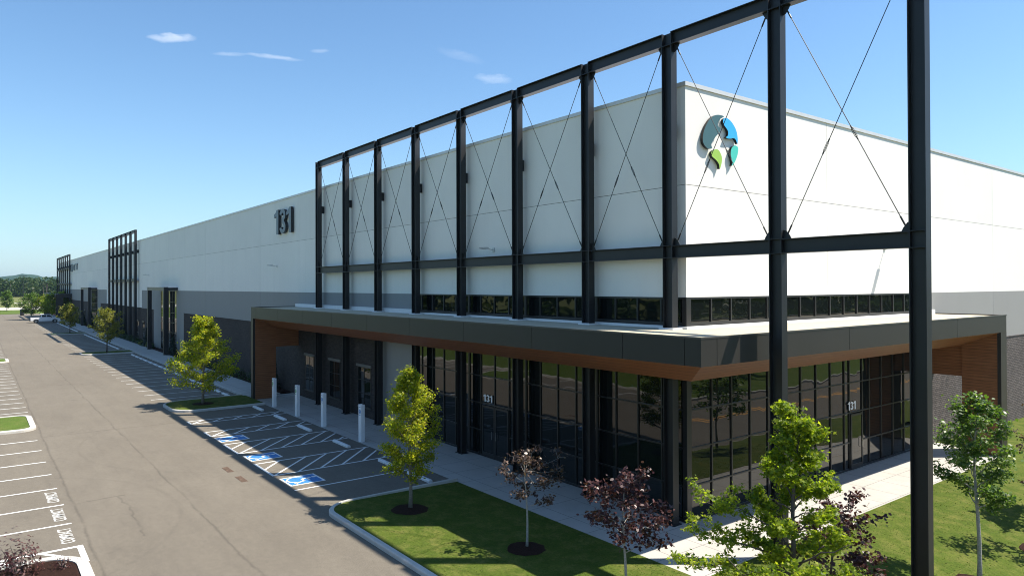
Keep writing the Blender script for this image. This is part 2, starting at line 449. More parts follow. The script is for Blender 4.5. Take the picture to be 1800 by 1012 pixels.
def empty(name, loc, label, cat, group=None, rz=0):
    o = bpy.data.objects.new(name, None); S.collection.objects.link(o); o.location = loc; o.rotation_euler = (0, 0, rz)
    o.empty_display_size = .3
    o['label'] = label; o['category'] = cat
    if group: o['group'] = group
    return o
def tag(o, label, cat, group=None, kind=None):
    o['label'] = label; o['category'] = cat
    if group: o['group'] = group
    if kind: o['kind'] = kind
    return o
def struct(o, label=None):
    o['kind'] = 'structure'
    if label: o['label'] = label; o['category'] = o.name.split('.')[0].replace('_', ' ')
    return o
def copy_thing(src, loc, label, rz=None):
    r = src.copy(); S.collection.objects.link(r); r.location = loc; r['label'] = label
    if rz is not None: r.rotation_euler = (0, 0, rz)
    for c in list(src.children):
        k = c.copy(); S.collection.objects.link(k); k.parent = r
        for g in list(c.children):
            q = g.copy(); S.collection.objects.link(q); q.parent = k
    return r

# ------------------------------------------------------------------ terrain
def hX(x):
    return float(np.interp(x, [3.7, 6, 9, 12, 13], [0.0, -.22, -.80, -2.0, -2.2]))
def hgt(x, y):
    if x <= 3.7:
        return .03+.09*min(1, max(0, (-y-3)/5)) if y < -2.8 else .02
    return hX(x)+.02+(.09*min(1, max(0, (-y-3)/5)))
def gridmesh(xs, ys, zf, warp=None):
    m = MB(); nx, ny = len(xs), len(ys)
    for y in ys:
        for x in xs:
            a, b = (x, y) if warp is None else warp(x, y)
            m.v.append((a, b, zf(a, b)))
    for j in range(ny-1):
        for i in range(nx-1):
            m.f.append((j*nx+i, j*nx+i+1, (j+1)*nx+i+1, (j+1)*nx+i)); m.mi.append(0)
    return m
def merge(a, b):
    o = len(a.v); a.v += b.v; a.f += [tuple(i+o for i in f) for f in b.f]; a.mi += b.mi; return a

m = gridmesh(np.r_[-9000, -3000, -1200, -600, -300, -246, -100, 13, 60, 300, 2500, 9000], np.r_[-9000, -2500, -600, -120, -60, 100, 300, 1200, 9000],
             lambda x, y: -2.6 if x > 12.9 else -.35)
struct(m.build('ground', 'field_grass', fix=False), 'open grassy ground reaching the horizon')
m = MB(); m.box(-246, 9, -62, -2.72, -.5, 0)
m.poly([(9, -62, 0), (12.2, -62, -2.0), (12.2, -8.6, -2.0), (9, -8.6, 0)])
lot = struct(m.build('parking_lot', 'asphalt'), 'long asphalt parking lot beside the warehouse')
m = MB(); m.box(12.35, 25.0, -300, 300, -2.55, -2.2)
road = struct(m.build('road', 'asphalt'), 'road beyond the lawn at the end of the building')
m = MB(); m.box(18.4, 18.55, -300, 300, -2.2, -2.194); m.box(18.75, 18.9, -300, 300, -2.2, -2.194)
m.build('centre_line', 'road_paint_yellow', road)
m = MB(); m.box(12.1, 12.35, -300, 300, -2.5, -2.02); m.box(25.0, 25.25, -300, 300, -2.5, -2.05)
struct(m.build('kerb', 'kerb_concrete'), 'kerbs on both sides of the road')
m = MB(); m.box(25.25, 90, -300, 300, -2.5, -2.08)
struct(m.build('grass_verge', 'far_grass'), 'green verge beyond the road')

# walkway under and around the canopy (flush with the lot)
m = MB(); m.box(-35.7, 3.68, -2.78, .62, -.3, .006); m.box(.5, 3.68, .62, 20.3, -.3, .006)
struct(m.build('walkway', 'concrete_walk'), 'pale concrete walkway around the glass corner entrance')
m = MB(); m.box(-240, -36.2, -2.78, -.45, -.3, .11)
m.box(-36.2, -35.7, -2.78, .5, -.3, .05)
struct(m.build('walkway', 'concrete_walk'), 'concrete walkway running along the far part of the long wall')
m = MB(); m.box(-240, -36.9, -2.95, -2.785, -.3, .12)
struct(m.build('kerb', 'kerb_concrete'), 'straight kerb along the far walkway')
m = MB(); m.box(-240, -36.9, -.45, .56, -.3, .09)
struct(m.build('planting_bed', 'mulch'), 'dark mulch bed at the foot of the long wall')

# lawn at the corner
def warpA(x, y):
    cx, cy, r = -7.45, -7.45, 1.05
    if x < cx and y < cy:
        dx, dy = x-cx, y-cy
        mx = max(abs(dx), abs(dy)); L = math.hypot(dx, dy)
        if L > 1e-6:
            s_ = mx/L; dx *= s_; dy *= s_
        return cx+dx, cy+dy
    return x, y
A = gridmesh(np.r_[np.linspace(-8.5, -7.45, 8), np.linspace(-7, 3.68, 20)], np.r_[np.linspace(-8.5, -7.45, 8), np.linspace(-7.1, -2.8, 12)], hgt, warpA)
B = gridmesh(np.r_[3.68, np.linspace(4.2, 12.1, 20)], np.r_[np.linspace(-8.5, 40, 60), 95, 300], hgt)
Cc = gridmesh(np.linspace(.4, 3.68, 6), np.r_[np.linspace(20.3, 40, 14), 95, 300], lambda x, y: hgt(x, y)-.22*min(1, (y-20.3)/6))
lawn = struct(merge(merge(A, B), Cc).build('lawn', 'lawn_grass', smooth=True, fix=False), 'mown lawn wrapping the corner of the building')

def kerb(name, pts, w, h, z0=0.0, closed=False, label='', mat='kerb_concrete'):
    """kerb whose outer face follows pts; body lies to the left of travel"""
    pts = [Vector((p[0], p[1], 0)) for p in pts]; n = len(pts); m = MB(); prof = [(0, -.25), (.012, h-.035), (.045, h), (w, h), (w, -.25)]
    ring = []
    for i in range(n):
        if closed: a, b = pts[i-1], pts[(i+1) % n]
        else: a, b = pts[max(i-1, 0)], pts[min(i+1, n-1)]
        d = (b-a).normalized(); nr = Vector((-d.y, d.x, 0))
        ring.append(len(m.v))
        for (o, z) in prof: q = pts[i]+nr*o; m.v.append((q.x, q.y, z0+z))
    k = len(prof)
    for i in range(n if closed else n-1):
        j = (i+1) % n
        for e in range(k-1):
            m.f.append((ring[i]+e, ring[j]+e, ring[j]+e+1, ring[i]+e+1)); m.mi.append(0)
    return struct(m.build(name, mat), label)
def arc(cx, cy, r, a0, a1, n=12):
    return [(cx+r*math.cos(R(a0+(a1-a0)*i/n)), cy+r*math.sin(R(a0+(a1-a0)*i/n))) for i in range(n+1)]
kerb('kerb', [(-8.68, -2.78), (-8.68, -5)]+arc(-7.45, -7.45, 1.23, 180, 270, 14)+[(-4, -8.68), (0, -8.68), (5, -8.68), (9, -8.68)], .18, .15,
     label='curved kerb round the nose of the corner lawn')

def island(x0, x1, y0, y1, r, lab, fill='lawn_grass', right_r=None, zf=.11):
    """parking island: x0<x1, nose at y0 (towards the drive)"""
    rr = min(r, (x1-x0)/2-.05)
    path = [(x1, y1)]; path = [(x0, y1)]+arc(x0+rr, y0+rr, rr, 180, 270, 10)+arc(x1-rr, y0+rr, rr, 270, 360, 10)+[(x1, y1)]
    kerb('kerb', path, .16, .15, label='kerb of the '+lab)
    m = MB(); ins = [(x0+.15, y1)]+arc(x0+rr, y0+rr, rr-.15, 180, 270, 10)+arc(x1-rr, y0+rr, rr-.15, 270, 360, 10)+[(x1-.15, y1)]
    m.poly([(a, b, zf) for a, b in ins])
    struct(m.build('island_bed', fill), 'bed of the '+lab)
island(-37.35, -32.4, -8.5, -2.79, 1.6, 'grassy island with the yellow green maple')
island(-84.3, -80.6, -8.5, -2.96, 1.2, 'second grassy island along the shaded stalls')
island(-129.6, -125.6, -8.5, -2.96, 1.2, 'third grassy island along the shaded stalls')
def island_s(x0, x1, y0, y1, r, lab, fill='far_grass'):
    path = [(x1, y0)]+arc(x1-r, y1-r, r, 0, 90, 10)+arc(x0+r, y1-r, r, 90, 180, 10)+[(x0, y0)]
    kerb('kerb', path, .30 if fill == 'far_grass' else .32, .15, label='kerb of the '+lab)
    w = .28; m = MB(); ins = [(x1-w, y0)]+arc(x1-r, y1-r, r-w, 0, 90, 10)+arc(x0+r, y1-r, r-w, 90, 180, 10)+[(x0+w, y0)]
    m.poly([(a, b, .12) for a, b in ins]); struct(m.build('island_bed', fill), 'bed of the '+lab)
island_s(-37.35, -31.7, -20.6, -15.72, .9, 'bright grassy island among the sunlit stalls')
island_s(-81.2, -76.6, -20.6, -15.55, .9, 'farther grassy island among the sunlit stalls')
island_s(-8.93, 11.0, -20.6, -15.88, 1.25, 'mulched island in the near left corner', 'mulch')
kerb('kerb', [(9, -20.6), (-246, -20.6)], .2, .15, label='kerb along the back of the sunlit stalls') if False else None
m = MB(); m.box(-246, 12, -20.75, -20.58, -.1, .15)
struct(m.build('kerb', 'kerb_concrete'), 'kerb along the back of the sunlit stalls')
m = gridmesh(np.r_[-246, -150, np.linspace(-100, 12, 30)], np.linspace(-62, -20.75, 14), lambda x, y: .13+.10*max(0, -y-22)**.9)
struct(m.build('grass_bank', 'far_grass', fix=False, smooth=True), 'grass bank behind the sunlit stalls')

# painted markings
def line(m, x0, y0, x1, y1, w=.10):
    d = Vector((x1-x0, y1-y0, 0)); L = d.length; d.normalize(); n = Vector((-d.y, d.x, 0))*w/2
    z_ = .004+.0012*(len(m.f) % 4)
    a, b = Vector((x0, y0, z_)), Vector((x1, y1, z_))
    m.poly([a-n, b-n, b+n, a+n])
m = MB()
shade_x = []
def stalls(xa, xb, n):
    return [xa+(xb-xa)*i/n for i in range(n+1)]
rows = [stalls(-39.58, -78.2, 15), stalls(-87.0, -123.2, 14), stalls(-132.2, -173, 16)]
for rw in rows:
    for x in rw: line(m, x, -8.55, x, -3.2)
line(m, -11.47, -8.5, -11.47, -3.2)
o = m.build('stall_lines', 'line_paint', lot, fix=False); o['label'] = 'thin white stall lines on the shaded side'
m = MB()
left_x = [-12.42, -15.0, -17.65, -20.28, -23.04, -25.9, -28.75]+stalls(-39.2, -74.8, 15)+stalls(-84.9, -122, 15)+stalls(-131, -240, 42)
for x in left_x: line(m, x, -15.9 if x > -30 else -15.8, x, -20.55, .11)
o = m.build('stall_lines', 'line_paint', lot, fix=False); o['label'] = 'white stall lines on the sunlit side'
m = MB()
line(m, -9.77, -15.86, -9.77, -20.5, .15)
line(m, -9.84, -15.92, -8.2, -15.92, .17)
for k in range(4):
    line(m, -9.70, -16.9-1.15*k, -8.95, -16.35-1.15*k, .13)
o = m.build('hatched_corner', 'line_paint', lot, fix=False)
for (xa, xb) in ((-29.30, -28.38), (-25.38, -24.06), (-21.57, -19.12), (-16.58, -14.12)):
    m = MB()
    line(m, xa, -8.5, xa, -2.82, .11); line(m, xb, -8.5, xb, -2.82, .11); line(m, xa-.05, -8.44, xb+.05, -8.44, .12)
    w = xb-xa; slope = 1.0
    y = -8.44-.0
    st = 1.02 if w > 2 else 1.15
    k = 0
    yy = -8.44+.05
    while yy < -2.85:
        # stripe from (xb, yy) rising towards (xa, yy + w*.95)
        x0_, y0_ = xb, yy; x1_, y1_ = xa, yy+w*.95
        if y1_ > -2.85:
            f = (-2.85-y0_)/(y1_-y0_); x1_ = x0_+(x1_-x0_)*f; y1_ = -2.85
        line(m, x0_, y0_, x1_, y1_, .10); yy += st
    if w > 2: line(m, xa+w*.52, -8.44, xa, -8.44+w*.48*.95, .10)
    m2 = m.build('hatched_aisle', 'line_paint', lot, fix=False)
    m2.location.z = .0015
# wheelchair symbols
def disc_pts(cx, cy, r, z, n=18): return [(cx+r*math.cos(2*math.pi*i/n), cy+r*math.sin(2*math.pi*i/n), z) for i in range(n)]
def wheelchair(m, cx, cy, s, z):
    """ISA-like figure in unit box, +y up"""
    P = lambda u, v: (cx+u*s, cy+v*s, z)
    def ln(u0, v0, u1, v1, w):
        d = Vector((u1-u0, v1-v0, 0)); d.normalize(); n = Vector((-d.y, d.x, 0))*w/2
        a = Vector((u0, v0, 0)); b = Vector((u1, v1, 0))
        m.poly([P(*(a-n)[:2]), P(*(b-n)[:2]), P(*(b+n)[:2]), P(*(a+n)[:2])])
    m.poly([P(-.12+.075*math.cos(t_), .40+.075*math.sin(t_)) for t_ in np.linspace(0, 2*math.pi, 15)[:-1]])
    ln(-.12, .31, -.08, .02, .08); ln(-.11, .18, .14, .18, .05); ln(-.09, .00, .16, .00, .07); ln(.14, .03, .30, -.32, .065); ln(.26, -.33, .42, -.29, .07)
    n = 22; r0, r1 = .285, .345
    for i in range(n):
        a = R(130+i*(205/n)); b = R(130+(i+1)*(205/n)); c0 = (-.08, -.12)
        m.poly([P(c0[0]+r0*math.cos(a), c0[1]+r0*math.sin(a)), P(c0[0]+r1*math.cos(a), c0[1]+r1*math.sin(a)),
                P(c0[0]+r1*math.cos(b), c0[1]+r1*math.sin(b)), P(c0[0]+r0*math.cos(b), c0[1]+r0*math.sin(b))])
for (xa, xb, lab) in ((-23.55, -22.2, 'farthest'), (-18.47, -17.18, 'middle'), (-13.47, -12.1, 'nearest')):
    m = MB(); m.poly([(xa, -8.42, .004), (xb, -8.42, .004), (xb, -6.94, .004), (xa, -6.94, .004)], 0)
    e = .09; m.poly([(xa+e, -8.42+e, .008), (xb-e, -8.42+e, .008), (xb-e, -6.94-e, .008), (xa+e, -6.94-e, .008)], 1)
    m.cur = 0; wheelchair(m, (xa+xb)/2, -7.68, 1.35, .012)
    m.build('wheelchair_symbol', ['line_paint', 'blue_paint'], lot, fix=False)
def text_mesh(body, size, extrude=0.0, offset=0.0, xs=1.0, space=1.0):
    cu = bpy.data.curves.new('text', 'FONT'); cu.body = body; cu.size = size; cu.extrude = extrude; cu.offset = offset
    cu.align_x = 'CENTER'; cu.align_y = 'CENTER'; cu.space_character = space; cu.resolution_u = 6
    to = bpy.data.objects.new('text', cu); S.collection.objects.link(to)
    dg = bpy.context.evaluated_depsgraph_get(); dg.update()
    me = bpy.data.meshes.new_from_object(to.evaluated_get(dg))
    bpy.data.objects.remove(to); bpy.data.curves.remove(cu)
    co = np.empty(len(me.vertices)*3); me.vertices.foreach_get('co', co); co = co.reshape(-1, 3)
    mn, mx = co.min(0), co.max(0)
    return me, mn, mx
def fit_text(me, mn, mx, o, ux, uy, w, h, uz, d):
    """map text box to plane: o centre, ux/uy unit axes, w/h size, uz normal, d thickness"""
    n = len(me.vertices); co = np.empty(n*3); me.vertices.foreach_get('co', co); co = co.reshape(-1, 3)
    c = (mn+mx)/2; sz = mx-mn
    q = (co-c); q[:, 0] *= w/sz[0]; q[:, 1] *= h/sz[1]
    if sz[2] > 1e-6: q[:, 2] *= d/sz[2]
    out = np.array(o)+q[:, :1]*np.array(ux)+q[:, 1:2]*np.array(uy)+q[:, 2:3]*np.array(uz)
    me.vertices.foreach_set('co', out.ravel()); me.update(); return me
for (xc) in (-11.1, -13.75, -16.35):
    me, mn, mx = text_mesh('COMPACT', 1, 0, .002, space=1.08)
    me.name = 'compact_lettering'
    fit_text(me, mn, mx, (xc, -16.17, .006), (-1, 0, 0), (0, -1, 0), 1.62, .38, (0, 0, 1), 0)
    me.materials.clear(); me.materials.append(MATS['line_paint'])
    o = bpy.data.objects.new('compact_lettering', me); S.collection.objects.link(o); o.parent = lot

# ------------------------------------------------------------------ steel frames
def h_column(m, x, y, z0, z1, w=.41, d=.29, t=.028):
    m.box(x, x+t, y, y+d, z0, z1); m.box(x+w-t, x+w, y, y+d, z0, z1); m.box(x+t+.0005, x+w-t-.0005, y+d/2-.01, y+d/2+.01, z0, z1)
def i_beam(m, xa, xb, y, z0, z1, d=.29, t=.022):
    m.box(xa, xb, y, y+d, z0, z0+t); m.box(xa, xb, y, y+d, z1-t, z1); m.box(xa, xb, y+d/2-.01, y+d/2+.01, z0+t+.0005, z1-t-.0005)
def frame(name, label, xs, bases, ztop, mids, braces=True, zbr=13.3, brackets=True, group='steel frames along the long wall'):
    root = empty(name, (xs[0], 0, 0), label, 'steel frame', group)
    W_ = .41
    for i, x in enumerate(xs):
        m = MB(); h_column(m, x, 0, bases[i], ztop)
        for z in [ztop-.43, *[q for q in mids], *[q-.42 for q in mids]]:
            m.box(x+.0285, x+W_-.0285, .002, .288, z-.008, z+.012)
        m.box(x-.08, x+W_+.08, -.06, .35, bases[i], bases[i]+.03)
        m.build('column', 'black_steel', root)
        if brackets and x < .3:
            m = MB(); m.box(x+.03, x+.13, .291, .6, zbr-.24, zbr+.24); m.build('wall_bracket', 'black_steel', root)
    for i in range(len(xs)-1):
        a, b = xs[i]+W_+.001, xs[i+1]-.001
        m = MB(); i_beam(m, a, b, 0, ztop-.43, ztop-.001); m.build('top_beam', 'black_steel', root)
        for zm in mids:
            m = MB(); i_beam(m, a, b, 0, zm-.42, zm); m.build('middle_beam', 'black_steel', root)
        if braces:
            zl, zh = mids[0]+.02, ztop-.45
            for (p, q, yy) in (((a, zl), (b, zh), .13), ((b, zl), (a, zh), .16)):
                sx = 1 if q[0] > p[0] else -1
                m = MB()
                # gussets
                m.prism([(p[0], p[1]-.02), (p[0]+sx*.24, p[1]-.02), (p[0]+sx*.19, p[1]+.08), (p[0]+sx*.09, p[1]+.21), (p[0], p[1]+.24)], 'y', yy-.008, yy+.008)
                m.prism([(q[0], q[1]+.02), (q[0]-sx*.24, q[1]+.02), (q[0]-sx*.19, q[1]-.08), (q[0]-sx*.09, q[1]-.21), (q[0], q[1]-.24)], 'y', yy-.008, yy+.008)
                P = Vector((p[0]+sx*.14, yy, p[1]+.14)); Q = Vector((q[0]-sx*.14, yy, q[1]-.14)); d = (Q-P).normalized()
                m.tube([P, Q], .0125, 6)
                m.tube([P, P+d*.26], .024, 8); m.tube([Q, Q-d*.26], .024, 8)
                T = P+(Q-P)*(.36 if sx > 0 else .40)
                n = Vector((d.z, 0, -d.x))
                for e in (-1, 1): m.tube([T-d*.17+n*.0, T-d*.12+n*.030*e, T+d*.12+n*.030*e, T+d*.17], .008, 6)
                m.tube([T-d*.22, T-d*.15], .020, 8); m.tube([T+d*.15, T+d*.22], .020, 8)
                m.build('brace_rod', 'black_steel', root)
    return root
XS = [-30.53, -26.09, -21.65, -17.23, -12.82, -8.40, -4.0, 0.0, 4.008, 7.90]
frame('steel_frame', 'tall black steel frame with crossed brace rods around the glass corner entrance', XS, [0]*8+[-.15, -.75], 16.56, [9.37])
frame('steel_frame', 'black steel frame of seven columns in the middle of the long wall', [-124.49, -120.3, -116.1, -111.9, -107.7, -103.5, -99.3], [0]*7, 16.45, [9.3], braces=False)
frame('steel_frame', 'farthest black steel frame at the left end of the building', [-221.6, -216.1, -210.6, -205.1, -199.6, -194.1, -188.8], [0]*7, 16.3, [13.1, 9.2], braces=False)

def portal(xa, xb, label):
    root = empty('portal_frame', (xa, -.9, 0), label, 'portal frame', 'portal frames before the tall windows')
    for x in (xa, xb):
        m = MB(); m.box(x, x+.42, -.95, -.5, .1, 8.05); m.box(x-.05, x+.47, -1.0, -.45, .09, .14); m.build('post', 'black_steel', root)
    m = MB(); m.box(xa+.421, xb-.001, -.93, -.52, 7.62, 8.04); m.build('lintel', 'fascia_trim', root)
    m = MB(); m.box(xa+.421, xb-.001, -.93, -.90, 7.64, 8.03) if False else None
    for x in (xa, xb):
        m = MB(); m.box(x+.12, x+.30, -.499, .56, 7.66, 7.98); m.build('wall_tie', 'black_steel', root)
portal(-84.1, -74.5, 'black portal frame before the nearer tall window bay')
portal(-155.2, -143.5, 'black portal frame before the farther tall window bay')

# ------------------------------------------------------------------ the warehouse
WX, WY = .53, .58
bld = empty('warehouse_building', (WX, WY, 0), 'long white concrete warehouse with a grey band and dark brick base', 'building')
XL = -222.0; YB = 240.0
ZW, ZG, ZBk, ZJ = 14.80, 7.62, 5.05, 11.45
# body (recess colour seen in the joints, roof and back)
m = MB(); m.box(XL+.02, WX-.045, WY+.045, YB-.02, -.5, 14.78)
m.build('body', 'joint_dark', bld)
# white panels, long side
m = MB(); g = .018
xj = [WX]+[x for x in [-8.5-8.87*k for k in range(0, 30)] if x > XL+2]+[XL]
for i in range(len(xj)-1):
    a, b = xj[i+1]+g/2, xj[i]-g/2
    if i == 0: b = WX-.0401
    m.box(a, b, WY, WY+.04, ZJ+g/2, ZW); m.box(a, b, WY, WY+.04, ZG+.001, ZJ-g/2)
m.box(-130.6, -96.8, WY, WY+.04, ZBk+.05, ZG-.001)
yj = [WY, 9.8, 19.0, 28.25]+[28.25+9.2*k for k in range(1, 22)]+[YB]
for i in range(len(yj)-1):
    a, b = yj[i]+g/2, yj[i+1]-g/2
    if i == 0: a = WY
    m.box(WX-.04, WX, a, b, ZJ+g/2, ZW); m.box(WX-.04, WX, a, b, ZG+.001, ZJ-g/2)
m.build('white_wall_panels', 'white_paint', bld)
# grey band
def greyx(rs_):
    m = MB()
    for a, b, z0, z1 in rs_:
        js = [b]+[x for x in xj if a < x < b]+[a]
        for i in range(len(js)-1): m.box(js[i+1]+(g/2 if i < len(js)-2 else 0), js[i]-(g/2 if i else 0), WY, WY+.04, z0, z1)
    return m.build('grey_wall_band', 'grey_paint', bld)
greyx([(-71.2, -17.4, ZBk, ZG-.002), (-74.9, -71.2, .1, ZG-.002)])
greyx([(-88.4, -83.8, .1, ZG-.002), (-96.8, -88.4, ZBk, ZG-.002)])
greyx([(-142.7, -138.2, .1, ZG-.002), (-138.2, -130.6, ZBk, ZG-.002)])
greyx([(-156.5, -151.8, .1, ZG-.002), (XL, -156.5, ZBk, ZG-.002)])
m = MB(); m.box(-21.7, -18.2, WY, WY+.04, .0, ZBk-.002); m.build('grey_pier_panel', 'grey_paint', bld)
m = MB()
for i in range(len(yj)-1):
    a, b = max(yj[i], 19.35)+g/2, yj[i+1]-g/2
    if b > a: m.box(WX-.04, WX, a, b, 4.95, ZG-.002)
m.build('grey_wall_band', 'grey_paint', bld)
# brick
m = MB()
for a, b in ((-71.2, -21.7), (-138.2, -88.4), (-187.5, -156.5), (XL, -187.5)):
    m.box(a+.003, b-.003, WY-.02, WY+.04, -.3, ZBk-.06)
    m.box(a+.003, b-.003, WY-.045, WY+.04, ZBk-.058, ZBk-.003, mi=0)
m.build('brick_wall', 'brick_long', bld)
m = MB(); m.box(WX-.04, WX+.02, 19.35, YB, -.6, 4.88); m.box(WX-.04, WX+.045, 19.35, YB, 4.882, 4.945)
m.build('brick_wall', 'brick_end', bld)
# coping
m = MB(); m.box(XL, WX-.3505, WY-.05, WY+.35, ZW+.002, 14.94); m.box(WX-.35, WX+.05, WY-.05, YB, ZW+.003, 14.941)
m.build('coping', 'coping_metal', bld)
m = MB(); m.box(XL+.35, WX-.36, WY+.36, YB, 14.5, 14.79); m.build('roof', 'white_flashing', bld)

def glazing(name, axis, a0, a1, z0, z1, mull, horiz, mat='window_glass', depth=.10, proud=.0, fw_=.055):
    """curtain wall part: frame with a pane sub-part. axis 'x': lies in the long wall; 'y': in the end wall"""
    def bx(mm, p, q, d0, d1, za, zb):
        if axis == 'x': mm.box(p, q, WY+d0, WY+d1, za, zb)
        else: mm.box(WX-d1, WX-d0, p, q, za, zb)
    m = MB(); f0, f1 = -proud, .044
    bx(m, a0, a0+fw_, f0, f1, z0, z1); bx(m, a1-fw_, a1, f0, f1, z0, z1)
    bx(m, a0+fw_, a1-fw_, f0+.001, f1, z0, z0+fw_*1.6); bx(m, a0+fw_, a1-fw_, f0+.001, f1, z1-fw_, z1)
    for q in mull: bx(m, q-fw_/2, q+fw_/2, f0+.0005, f1, z0+fw_*1.6, z1-fw_)
    ms = sorted([a0+fw_/2]+list(mull)+[a1-fw_/2])
    for h in horiz:
        for i in range(len(ms)-1): bx(m, ms[i]+fw_/2, ms[i+1]-fw_/2, f0+.004, f1, h-fw_*.45, h+fw_*.45)
    fr = m.build(name, 'frame_dark', bld)
    m = MB(); bx(m, a0+.01, a1-.01, .034, .043, z0+.01, z1-.01)
    gl = m.build('pane', mat, fr); gl.matrix_parent_inverse = fr.matrix_world.inverted(); local_fix(gl, fr)
    return fr
def local_fix(ch, par):
    # vertices are in world space: undo the parent's world placement
    ch.matrix_parent_inverse = (Matrix.Translation(-bld.location)).inverted() if False else Matrix.Identity(4)
# all warehouse parts carry world-space vertices with parent inverse of the root; sub-parts share their part's frame
MU = [-.57-1.105*k for k in range(16)]
HZ = [1.20, 2.49, 3.78]
bays = [(-17.35, -12.62), (-12.62, -8.20), (-8.20, -3.80), (-3.80, .0), (.0, WX)]
for i, (a, b) in enumerate(bays):
    a2, b2 = a+.001, b-.001
    if i == 4: continue
    if i == 3: b2 = WX-.0005
    mu = [q for q in MU if a2+.15 < q < b2-.15]
    glazing('ribbon_window', 'x', a2, b2, 6.66, ZG-.004, mu, [], proud=.012, fw_=.06)
    lo = glazing('storefront_window', 'x', a2 if i else -18.19, b2, .004, 5.9, mu, [h for h in HZ], proud=.012)
glazing('ribbon_window', 'y', WY-.011, 19.34, 6.66, ZG-.004, [WY+.21]+[.80+1.148*k for k in range(1, 16)], [], proud=.013, fw_=.06)
glazing('storefront_window', 'y', WY-.011, 19.34, .004, 5.9, [WY+.21]+[.80+1.148*k for k in range(1, 10)]+[11.56, 12.68]+[13.33+1.148*k for k in range(0, 6)], HZ, proud=.013)
# heavy corner posts and fins that stand in front of the glass
m = MB()
m.box(WX-.16, WX+.03, WY-.03, WY+.17, .004, ZG-.02)
m.build('corner_post', 'frame_dark', bld)
# doors
def door(axis, a0, a1, z1, leaves):
    m = MB(); e = .075
    def bx(mm, p, q, d0, d1, za, zb):
        if axis == 'x': mm.box(p, q, WY+d0, WY+d1, za, zb)
        else: mm.box(WX-d1, WX-d0, p, q, za, zb)
    w = (a1-a0)/leaves
    for k in range(leaves):
        p, q = a0+k*w+.012, a0+(k+1)*w-.012
        bx(m, p, p+e, -.045, -.0135, .02, z1); bx(m, q-e, q, -.045, -.0135, .02, z1)
        bx(m, p+e, q-e, -.0445, -.0135, .02, .24); bx(m, p+e, q-e, -.0445, -.0135, z1-.09, z1)
    o = m.build('door', 'frame_dark', bld)
    m = MB(); bx(m, a0+.03, a1-.03, -.022, -.014, .05, z1-.03); pn = m.build('pane', 'window_glass', o); local_fix(pn, o)
    for k in range(leaves):
        if leaves == 2: hx = a0+w-.16 if k == 0 else a0+w+.16
        else: hx = a1-.17
        m = MB()
        def pt(u, d, z): return (u, WY+d, z) if axis == 'x' else (WX-d, u, z)
        m.tube([pt(hx, -.045, .92), pt(hx, -.11, .92), pt(hx, -.11, 1.30), pt(hx, -.045, 1.30)], .012, 6)
        hn = m.build('handle', 'chrome', o); local_fix(hn, o)
door('x', -11.49, -9.42, 2.42, 2)
door('y', 11.6, 12.66, 2.42, 1)
ONE = [(.02, .70), (.02, .83), (.13, .87), (.20, .93), (.24, 1.0), (.40, 1.0), (.40, 0), (.22, 0), (.22, .76), (.13, .72)]
def three():
    c = []
    for k in range(13):
        a = R(172-k*(172+72)/12); c.append((.255+.165*math.cos(a), .745+.165*math.sin(a)))
    for k in range(14):
        a = R(72-k*(72+172)/13); c.append((.255+.175*math.cos(a), .265+.175*math.sin(a)))
    w = .078; L_, R_ = [], []
    for i, p in enumerate(c):
        q0 = Vector((*c[max(0, i-1)], 0)); q1 = Vector((*c[min(len(c)-1, i+1)], 0)); d = (q1-q0).normalized(); n = Vector((-d.y, d.x, 0))
        L_.append((p[0]+n.x*w, p[1]+n.y*w)); R_.append((p[0]-n.x*w, p[1]-n.y*w))
    return c, L_, R_
def digits_mesh():
    m = MB()
    for k in (0, 1.04): m.prism([(x+k, y) for x, y in ONE], 'z', -.5, .5)
    c, L_, R_ = three(); n = len(c); b = len(m.v); ox = .49
    for z in (-.5, .5):
        m.v += [(x+ox, y, z) for x, y in L_]+[(x+ox, y, z) for x, y in R_]
    for i in range(n-1):
        m.f += [(b+i, b+i+1, b+n+i+1, b+n+i), (b+2*n+i, b+3*n+i, b+3*n+i+1, b+2*n+i+1), (b+i, b+2*n+i, b+2*n+i+1, b+i+1), (b+n+i, b+n+i+1, b+3*n+i+1, b+3*n+i)]; m.mi += [0]*4
    m.f += [(b, b+n, b+3*n, b+2*n), (b+n-1, b+3*n-1, b+4*n-1, b+2*n-1)]; m.mi += [0]*2
    o = m.build('digits', 'white_letter'); me = o.data.copy(); bpy.data.objects.remove(o)
    co = np.array([v.co[:] for v in me.vertices]); return me, co.min(0), co.max(0)
def wall_text(body, name, o, ux, w, h, uz, d, mat, parent=None):
    me, mn, mx = digits_mesh()
    fit_text(me, mn, mx, o, ux, (0, 0, 1), w, h, uz, d)
    me.name = name; me.materials.clear()
    for q in (mat if isinstance(mat, (list, tuple)) else [mat]): me.materials.append(MATS[q])
    ob = bpy.data.objects.new(name, me); S.collection.objects.link(ob)
    if parent is not None:
        ob.parent = parent; ob.matrix_parent_inverse = Matrix.Translation(-parent.location)
    return ob
wall_text('131', 'address_number', (-11.03, WY-.02, 2.77), (1, 0, 0), .70, .34, (0, -1, 0), .006, 'white_letter', bld)
wall_text('131', 'address_number', (WX+.022, 11.71, 2.79), (0, 1, 0), .68, .36, (1, 0, 0), .006, 'white_letter', bld)
